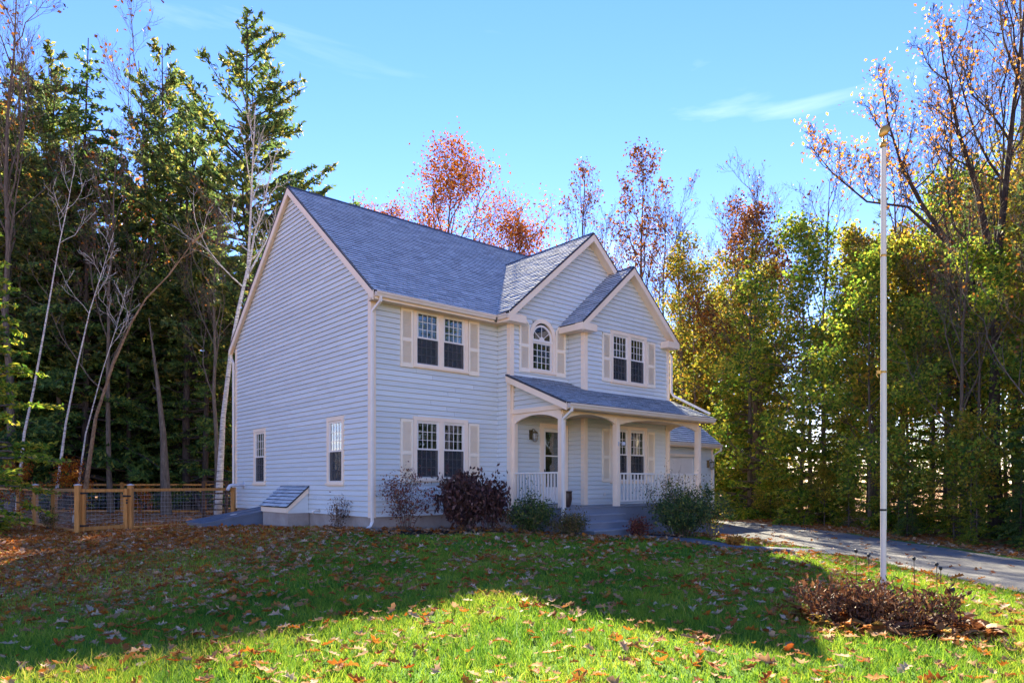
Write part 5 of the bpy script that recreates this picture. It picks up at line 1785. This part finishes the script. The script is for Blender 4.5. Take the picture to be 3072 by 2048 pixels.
# the wood goes on to the left of the yard, seen in the gable panes
for i in range(7):
    plant(['hemlock.1', 'white_pine.0', 'bare_tree.1', 'hemlock.2'][i % 4], -30 - (i % 3) * 5 + wr_.uniform(-2, 2), 12 + i * 2 + wr_.uniform(-1, 1), 'tree of the wood on the gable side of the yard', group='trees beside the yard', s=wr_.uniform(.6, .8), name='yard_tree')

for i in range(9):
    plant(['hemlock.1', 'bright_hemlock.2', 'hemlock.2'][i % 3], 20 + (i % 3) * 4 + wr_.uniform(-1, 1), 4 + i * 1.6, 'tree of the wood going on beyond the driveway', group='trees beyond the driveway bend', s=wr_.uniform(.7, .9), name='driveway_tree')

# ------------------------------------------------------------ shrubs and bed plants
def shrub(name, x, y, w, h, mat, label, n_stem=14, leaves=1400, size=.07, bark='bark_grey', seed=1, cat='shrub', spread=.5, group=None, top=.15, droop=0.0, aspect=.55, shell=.35, rstem=.009):
    rng = np.random.default_rng(seed)
    T = Tubes(); sites = []
    for i in range(n_stem):
        a = rng.uniform(0, 6.28); rr = w * .5 * math.sqrt(rng.random()) 
        d = np.array([math.cos(a) * rr, math.sin(a) * rr, 0])
        hh = h * rng.uniform(.65, 1.0) * (1 - .35 * (rr / (w * .5)) ** 2)
        pts = np.array([d * .12, d * .35 + [0, 0, hh * .35], d * .75 + [0, 0, hh * .72], d * 1.0 + [0, 0, hh]]) + rng.normal(0, .02, (4, 3)) * [[0], [1], [1], [1]]
        pts[0, 2] = -.08
        T.add(pts, np.array([1, .8, .55, .3]) * rstem, 5)
        for j in range(5):
            t = rng.uniform(.3, .95)
            q = np.array([np.interp(t * 3, np.arange(4), pts[:, c]) for c in range(3)])
            e_ = q + rng.normal(0, 1, 3) * [w * .13, w * .13, h * .08] + [0, 0, h * .08]
            T.add(np.array([q, (q + e_) / 2 + rng.normal(0, .01, 3), e_]), np.array([.5, .4, .25]) * rstem, 3)
            for f in rng.uniform(.3, 1, 6): sites.append(q + (e_ - q) * f)
        for f in rng.uniform(1 - spread * 1.6, 1, 10):
            f = max(.1, f)
            sites.append(np.array([np.interp(f * 3, np.arange(4), pts[:, c]) for c in range(3)]))
    sites = np.array(sites)
    p_ = sites[rng.integers(0, len(sites), leaves)] + rng.normal(0, .035, (leaves, 3)) * (1 + h)
    p_ = p_[p_[:, 2] > .03]
    o = empty(name, (x, y, gz(x, y) - .01), rng.uniform(0, 6))
    tag(o, label, cat, group)
    link(bpy.data.objects.new('stems', T.mesh('stems', M[bark])), o)
    link(bpy.data.objects.new('foliage', leaf_mesh(p_, size, rng, aspect=aspect, droop=droop, mat=M[mat])), o)
    return o
X, Y = px(1222, 17.1)
shrub('blueberry_shrub', X, Y, 1.45, 1.75, 'red_shrub', 'open twiggy shrub with small crimson leaves by the house corner window', n_stem=15, leaves=1500, size=.06, seed=401, top=.4)
X, Y = px(1400, 17.35)
shrub('hydrangea_shrub', X, Y, 1.6, 1.65, 'hydrangea', 'big withered hydrangea with hanging dark brown leaves under the window', n_stem=42, leaves=4000, size=.12, droop=1.6, seed=402, aspect=.5, rstem=.007)
X, Y = px(1470, 17.4)
shrub('hydrangea_shrub', X, Y, 1.0, 1.8, 'hydrangea', 'taller withered brown hydrangea touching the porch corner', n_stem=18, leaves=1300, size=.12, droop=1.6, seed=403, rstem=.007)
X, Y = px(1592, 17.2)
shrub('holly_bush', X, Y, 1.4, 1.0, 'green_leaf', 'glossy dark green holly bush in front of the porch railing', n_stem=34, leaves=4200, size=.06, seed=404)
X, Y = px(1585, 17.35)
shrub('holly_bush', X, Y, .42, 1.4, 'green_leaf', 'narrow upright green holly leader above the green bush', n_stem=8, leaves=500, size=.055, seed=405)
X, Y = px(1712, 16.95)
shrub('azalea_bush', X, Y, 1.05, .72, 'olive_leaf', 'low olive and russet azalea beside the porch steps', n_stem=34, leaves=3000, size=.045, seed=406)
X, Y = px(2055, 18.3)
shrub('spirea_shrub', X, Y, 2.2, 1.45, 'green_leaf', 'wide dark green shrub in front of the porch railing beyond steps', n_stem=46, leaves=7500, size=.07, seed=407)
X, Y = px(2030, 18.7)
shrub('rose_shrub', X, Y, 1.9, 2.1, 'olive_leaf', 'tall thin stemmed shrub with small leaves against the railing', n_stem=30, leaves=1500, size=.05, seed=408, rstem=.006)
X, Y = px(2135, 18.6)
shrub('yellow_shrub', X, Y, .9, 1.6, 'beech', 'yellow green shrub at the walkway end of the porch bed', n_stem=14, leaves=650, size=.065, seed=409, rstem=.006)
X, Y = px(1912, 18.0)
shrub('barberry_shrub', X, Y, .65, .55, 'red_shrub', 'small russet shrub beside the foot of the steps', n_stem=22, leaves=1100, size=.06, seed=410, rstem=.005)
X, Y = px(1015, 18.0)
shrub('twig_shrub', X, Y, .9, 1.05, 'brown_leaf', 'small dry twiggy shrub at the foot of the gable wall', n_stem=26, leaves=420, size=.05, seed=411, rstem=.005)
X, Y = px(2205, 17.2)
shrub('orange_shrub', X, Y, .55, .22, 'orange', 'low heap of orange foliage at the walkway edge', n_stem=16, leaves=520, size=.08, seed=412, rstem=.005, cat='plant')
for k, (xx, yy, s_) in enumerate(((1385, 16.75, .1), (1500, 16.8, .1), (1518, 17.0, .09))):
    X, Y = px(xx, yy)
    shrub('hydrangea_bloom', X, Y, .2, .26 if k < 2 else .8, 'oak_rust', 'dried rust orange hydrangea flower head at the front of the bed', n_stem=5, leaves=150, size=.035, seed=420 + k, cat='flower', group='dried hydrangea flower heads', rstem=.004)
X, Y = px(148, 21.0)
shrub('fence_plant', X, Y, .5, .8, 'olive_leaf', 'pale leafy weeds at the foot of the side fence post', n_stem=14, leaves=420, size=.06, seed=430, cat='plant', rstem=.004)

# flower bed round the pole
def blade_plant(name, x, y, n, L, label, mat, seed, width=.05, arch=.6, cat='plant', group=None):
    """clump of long strap leaves arching out and collapsing"""
    rng = np.random.default_rng(seed)
    m = MB()
    for i in range(n):
        a = rng.uniform(0, 6.28); ln = L * rng.uniform(.6, 1.15); ar = arch * rng.uniform(.6, 1.5)
        d = Vector((math.cos(a), math.sin(a), 0)); s = Vector((-d.y, d.x, 0))
        k = 5; prev = None
        rr = rng.random()
        st = Vector((rng.normal(0, .05), rng.normal(0, .05), 0))
        tw = rng.normal(0, .4)
        for j in range(k + 1):
            t = j / k
            c = st + d * (ln * t * (.35 + .6 * ar * t)) + Vector((0, 0, max(.012 + .01 * rng.random(), ln * (t * (1.1 - .2 * ar) - ar * .95 * t * t))))
            wd = width * math.sin(math.pi * min(.97, .12 + .85 * t)) * (1 + .1 * rng.normal())
            q = s * wd * math.cos(tw * t) + Vector((0, 0, wd * math.sin(tw * t) + .3 * wd))
            cur = (tuple(c - q * .5), tuple(c - Vector((0, 0, .15 * wd))), tuple(c + q * .5))
            if prev: m.add(list(prev) + list(cur), [(0, 1, 4, 3), (1, 2, 5, 4)], rr)
            prev = cur
    o = empty(name, (x, y, gz(x, y)))
    tag(o, label, cat, group)
    m.build('leaves', M[mat], o, smooth=True)
    return o
M['hosta'] = LEAF('withered_hosta_leaf', [(0, (.09, .035, .018)), (.45, (.28, .10, .03)), (.8, (.46, .20, .05)), (1, (.46, .34, .06))], .35, 1.3)
br = random.Random(9)
for i in range(26):
    a, r_ = br.uniform(0, 6.28), math.sqrt(br.uniform(.3, 1.0))
    ca, sa = math.cos(a) * r_ * BEDR[0], math.sin(a) * r_ * BEDR[1]
    x, y = BEDC[0] + ca * math.cos(BEDA) - sa * math.sin(BEDA), BEDC[1] + ca * math.sin(BEDA) + sa * math.cos(BEDA)
    blade_plant('hosta_plant', x, y, 16, .34, 'collapsed brown hosta clump in the flag pole bed', 'hosta', 500 + i, width=.075, arch=.95, group='withered hostas in the bed')
for i in range(9):
    a, r_ = br.uniform(0, 6.28), math.sqrt(br.uniform(0, .55))
    ca, sa = math.cos(a) * r_ * BEDR[0] * 1.1 - .12, math.sin(a) * r_ * BEDR[1]
    x, y = BEDC[0] + ca * math.cos(BEDA) - sa * math.sin(BEDA), BEDC[1] + ca * math.sin(BEDA) + sa * math.cos(BEDA)
    shrub('peony_plant', x, y, .50, .52, 'brown_leaf', 'dead brown peony stalks round the flag pole', n_stem=11, leaves=330, size=.075, droop=1.0, seed=540 + i, cat='plant', group='dead peonies in the bed', rstem=.004, aspect=.35)
for i, (xx, yt, Yc) in enumerate(((2568, 1655, 8.5), (2606, 1668, 8.55), (2742, 1678, 8.45), (2810, 1695, 8.2), (2822, 1707, 8.15), (2608, 1745, 8.3), (2860, 1770, 8.0))):
    x, y = px(xx, Yc)
    o = empty('coneflower_stalk', (x, y, gz(x, y)))
    tag(o, 'dead coneflower stalk with round black seed head in the bed', 'flower', 'coneflower stalks in the bed')
    hh = hgt(yt, Yc) - gz(x, y)
    m = MB(); m.tube([(0, 0, -.03), (.01, .01, hh * .5), (0, 0, hh)], .004, 5); m.build('stalk', M['bark_dark'], o)
    m = MB(); m.lathe([(.004, hh - .01), (.016, hh), (.021, hh + .016), (.016, hh + .032), (.004, hh + .038)], 9); m.build('seed_head', M['black'], o)

# ------------------------------------------------------------ grass
def make_blades(name, n, xr, yr, hmin, hmax, wid, seed, mat, dens):
    rng = np.random.default_rng(seed)
    X = rng.uniform(*xr, n); Y = rng.uniform(*yr, n)
    cl = rng.random(n) < .35
    X[cl] = np.round(X[cl] * 7) / 7 + rng.normal(0, .022, cl.sum()); Y[cl] = np.round((Y[cl] + np.sin(X[cl] * 3)) * 7) / 7 - np.sin(X[cl] * 3) + rng.normal(0, .022, cl.sum())
    keep = dens(X, Y, rng)
    X, Y = X[keep], Y[keep]
    n = len(X)
    Z = ground(X, Y) - .008
    a = rng.uniform(0, 6.283, n)
    patch = .75 + .5 * np.sin(X * 2.1 + np.cos(Y * 1.7) * 1.5) * np.sin(Y * 2.7 + 1.1 * X)
    h = rng.uniform(hmin, hmax, n) * (.6 + .6 * np.clip(patch, 0, 1.3)) * np.where(rng.random(n) < .03, 1.7, 1.0)
    lean = rng.uniform(.15, .9, n) * h
    la = rng.uniform(0, 6.283, n)
    w_ = wid * rng.uniform(.6, 1.3, n)
    sx, sy = np.cos(a) * w_ * .5, np.sin(a) * w_ * .5
    v = np.empty((n, 5, 3))
    v[:, 0] = np.stack([X - sx, Y - sy, Z], -1); v[:, 1] = np.stack([X + sx, Y + sy, Z], -1)
    mx_, my_ = X + np.cos(la) * lean * .35, Y + np.sin(la) * lean * .35
    v[:, 2] = np.stack([mx_ - sx * .8, my_ - sy * .8, Z + h * .6], -1); v[:, 3] = np.stack([mx_ + sx * .8, my_ + sy * .8, Z + h * .6], -1)
    v[:, 4] = np.stack([X + np.cos(la) * lean, Y + np.sin(la) * lean, Z + h], -1)
    b = np.arange(n)[:, None] * 5
    tri = np.concatenate([b + [[0, 1, 3]], b + [[0, 3, 2]], b + [[2, 3, 4]]], 1).reshape(-1)
    me = bpy.data.meshes.new(name)
    me.vertices.add(n * 5); me.vertices.foreach_set('co', v.reshape(-1).astype(np.float32))
    me.loops.add(n * 9); me.loops.foreach_set('vertex_index', tri.astype(np.int32))
    me.polygons.add(n * 3); me.polygons.foreach_set('loop_start', (np.arange(n * 3) * 3).astype(np.int32)); me.polygons.foreach_set('loop_total', np.full(n * 3, 3, np.int32))
    me.update(calc_edges=True)
    at_ = me.attributes.new('rnd', 'FLOAT', 'FACE'); at_.data.foreach_set('value', np.repeat(np.clip(rng.normal(.46, .22, n) + .22 * (np.sin(X * .9 + 2 * np.sin(Y * .6)) * np.sin(Y * 1.1 - .5 * X)) + .18 * np.sin(X * 3.1 + Y * 2.3) * np.sin(Y * 3.7), 0, 1), 3).astype(np.float32))
    me.materials.append(mat)
    o = link(bpy.data.objects.new(name, me))
    return o
M['grass'] = LEAF('lawn_grass_blade', [(0, (.05, .14, .012)), (.45, (.19, .30, .025)), (.8, (.34, .39, .035)), (1, (.50, .38, .09))], .42, 1.35)
def off_limits(X, Y):
    u, v = huv(X, Y)
    hs_ = (u > -.02) & (u < 10.7) & (v > -.02) & (v < 9.6)
    hs_ |= (u > U1 - .05) & (u < 10.7) & (v > -2.7) & (v < .1)
    hs_ |= (u > 4.4) & (u < 6.45) & (v > -3.55) & (v < -2.5)
    hs_ |= (u > -.7) & (u < 0) & (v > 3.5) & (v < 5.5) | (u > -2.35) & (u < 0) & (v > 5.5) & (v < 7.2)
    hs_ |= (u > 10.5) & (u < 16.8) & (v > .95) & (v < 9)
    return hs_ | in_poly(X, Y, DRIVE) | (walk_dist(X, Y) < .5)
def in_view(X, Y, m=.6):
    return np.abs(X) < (Y * .745 + m)
def d_near(X, Y, rng):
    l = litter(X, Y)
    p = (1 - .93 * l ** .8)
    return in_view(X, Y) & ~off_limits(X, Y) & ~plant_bed(X, Y) & (bed_r(X, Y) > .97 + .1 * rng.random(len(X))) & (rng.random(len(X)) < p)
g1 = make_blades('grass', 150000, (-8, 8), (4.6, 9.2), .035, .105, .0075, 61, M['grass'], d_near)
g2 = make_blades('grass', 170000, (-12, 10), (9.2, 14), .035, .085, .012, 62, M['grass'], d_near)
g3 = make_blades('grass', 130000, (-14, 10), (14, 24), .03, .07, .018, 63, M['grass'], d_near)
# one lawn: join the three distance bands' meshes into a single thing
import bmesh as _bm
bmx = _bm.new()
for o_ in (g1, g2, g3): bmx.from_mesh(o_.data)
bmx.to_mesh(g1.data); bmx.free()
for o_ in (g2, g3):
    d_ = o_.data; bpy.data.objects.remove(o_); bpy.data.meshes.remove(d_)
tag(g1, 'short green grass of the front lawn', 'grass', kind='stuff')

# ------------------------------------------------------------ fallen leaves
_half = [(0, -.5), (.06, -.28), (.22, -.22), (.11, -.06), (.31, .10), (.12, .18), (.17, .34), (.0, .5)]
def oak_outline():
    r = [p for p in _half]
    l = [(-x, y) for x, y in _half[1:-1]][::-1]
    return r + l
def leaf_geo(rng, curl):
    """lobed leaf: outline fanned to the midrib, folded and curled"""
    half = [(x * rng.uniform(.85, 1.2), y) for x, y in _half]
    fold = rng.uniform(.1, .7) * curl; bend = rng.uniform(-.5, .9) * curl; twist = rng.normal(0, .4) * curl
    def lift(x, y):
        return (x, y, abs(x) * fold + bend * (y * y) + twist * x * y + rng.normal(0, .012))
    mid = [(0, y) for _, y in half]
    vs_, fs_ = [], []
    n = len(half)
    vs_ += [lift(*p) for p in mid]
    vs_ += [lift(*p) for p in half]
    vs_ += [lift(-x, y) for x, y in half]
    for i in range(n - 1):
        fs_.append((i, n + i, n + i + 1, i + 1))
        fs_.append((i, i + 1, 2 * n + i + 1, 2 * n + i))
    return vs_, fs_
LCOL = [(0, (.24, .05, .012)), (.2, (.38, .10, .018)), (.4, (.50, .18, .025)), (.55, (.34, .14, .045)), (.7, (.42, .23, .11)), (.85, (.60, .39, .25)), (1, (.70, .51, .37))]
M['fallen'] = attr_mat('fallen_oak_leaf', LCOL, rough=.75, transl=.3, spec=.2, noise=.25, nscale=9)
rl = np.random.default_rng(71)
def scatter(n, xr, yr, prob):
    X = rl.uniform(*xr, n); Y = rl.uniform(*yr, n)
    ok = in_view(X, Y, 1.0) & ~off_limits(X, Y) & (rl.random(n) < prob(X, Y))
    return X[ok], Y[ok]
def lawnprob(X, Y):
    clump = np.clip(.45 + .4 * np.sin(X * 1.9 + 1.3 * np.sin(Y * 1.1)) * np.sin(Y * 1.6 + .7 * X) + .35 * np.sin(X * 5.3 + 2 * np.sin(Y * 3.1)) * np.sin(Y * 4.7 - X), 0, 1)
    return np.clip(.14 + .38 * clump ** 1.4 + .9 * litter(X, Y), 0, 1)
LX, LY = scatter(60000, (-17, 9.5), (4.4, 24), lawnprob)
# deep litter along the driveway's far edge, under the trees and in the fenced yard
EX, EY = scatter(1600, (10.7, 13.0), (8, 32), lambda X, Y: np.full(len(X), .9))
FX, FY = scatter(5200, (-26, -3), (19, 36), lambda X, Y: .8 * np.clip(litter(X, Y), .2, 1))
DX, DY = rl.uniform(7.4, 10.8, 170), rl.uniform(8, 30, 170)
X_ = np.concatenate([LX, EX, FX, DX]); Y_ = np.concatenate([LY, EY, FY, DY])
inb = (bed_r(X_, Y_) < .9)
X_, Y_ = X_[~inb], Y_[~inb]
d_ = np.hypot(X_, Y_)
order = np.argsort(d_)
X_, Y_ = X_[order], Y_[order]
Z_ = ground(X_, Y_)
on_drive = in_poly(X_, Y_, DRIVE) | (walk_dist(X_, Y_) < .5)
on_grass = (litter(X_, Y_) < .5) & ~on_drive
protos = [leaf_geo(rl, 1.5) for _ in range(14)]
cls = [('pale tan', .64, .90), ('rust orange', .08, .45), ('brown', .42, .68)]
lmesh = {}
for ci, (cn, a, b) in enumerate(cls):
    for k in range(5):
        for t in range(3):
            m = MB(); m.add(protos[(k * 3 + t) % 14][0], protos[(k * 3 + t) % 14][1], float(a + (b - a) * (k * 3 + t) / 14))
            lmesh[(ci, k, t)] = m.mesh('fallen_leaf', M['fallen'], smooth=True)
n_single = 290
NL = len(X_)
ci_ = rl.choice(3, NL, p=[.38, .39, .23])
_sw = (litter(X_, Y_) > .55) & (ci_ == 0) & (rl.random(NL) < .55)
ci_[_sw] = rl.integers(1, 3, int(_sw.sum()))
sz_ = (.06 + .14 * rl.random(NL) ** 1.2) * np.where(Y_ < 14, 1.0, 1.15)
rot_ = np.column_stack([rl.normal(0, .28, NL), rl.normal(0, .28, NL), rl.uniform(0, 6.283, NL)])
z_ = Z_ + np.where(on_grass, .042 + rl.uniform(0, .035, NL), .012) + np.where(on_drive, .03, 0)
for i in range(n_single):
    o = bpy.data.objects.new('fallen_leaf', lmesh[(int(ci_[i]), int(rl.integers(5)), int(rl.integers(3)))])
    o.location = (X_[i], Y_[i], z_[i]); o.rotation_euler = rot_[i]; o.scale = (sz_[i],) * 3
    link(o)
    tag(o, cls[ci_[i]][0] + ' fallen oak leaf lying in the foreground grass', 'leaf', 'fallen leaves on the lawn')
pv = np.array([p[0] for p in protos]); pf = np.array(protos[0][1])
sel = np.arange(n_single, NL)
pi = rl.integers(0, 14, len(sel))
cx_, sx_ = np.cos(rot_[sel, 0]), np.sin(rot_[sel, 0]); cy_, sy_ = np.cos(rot_[sel, 1]), np.sin(rot_[sel, 1]); cz_, sz2 = np.cos(rot_[sel, 2]), np.sin(rot_[sel, 2])
P = pv[pi] * sz_[sel][:, None, None]
x_, y_, w_ = P[..., 0], P[..., 1], P[..., 2]
y1, w1 = y_ * cx_[:, None] - w_ * sx_[:, None], y_ * sx_[:, None] + w_ * cx_[:, None]
x1, w2_ = x_ * cy_[:, None] + w1 * sy_[:, None], -x_ * sy_[:, None] + w1 * cy_[:, None]
x2, y2 = x1 * cz_[:, None] - y1 * sz2[:, None], x1 * sz2[:, None] + y1 * cz_[:, None]
V = np.stack([x2 + X_[sel][:, None], y2 + Y_[sel][:, None], w2_ + z_[sel][:, None]], -1)
nv_, nf_ = pv.shape[1], len(pf)
F = (pf[None] + (np.arange(len(sel)) * nv_)[:, None, None]).reshape(-1, 4)
lo_ = np.array([c[1] for c in cls])[ci_[sel]]; hi_ = np.array([c[2] for c in cls])[ci_[sel]]
tone_ = np.repeat(lo_ + (hi_ - lo_) * rl.random(len(sel)), nf_)
me = bpy.data.meshes.new('fallen_leaves')
me.vertices.add(V.shape[0] * nv_); me.vertices.foreach_set('co', V.reshape(-1).astype(np.float32))
me.loops.add(len(F) * 4); me.loops.foreach_set('vertex_index', F.reshape(-1).astype(np.int32))
me.polygons.add(len(F)); me.polygons.foreach_set('loop_start', (np.arange(len(F)) * 4).astype(np.int32)); me.polygons.foreach_set('loop_total', np.full(len(F), 4, np.int32))
me.polygons.foreach_set('use_smooth', [True] * len(F))
me.update(calc_edges=True)
at_ = me.attributes.new('rnd', 'FLOAT', 'FACE'); at_.data.foreach_set('value', tone_.astype(np.float32))
me.materials.append(M['fallen'])
o = link(bpy.data.objects.new('fallen_leaves', me))
tag(o, 'brown and tan fallen leaves strewn over lawn and yard', 'leaves', kind='stuff')
print('leaves', len(X_), 'grass tris', len(g1.data.polygons))
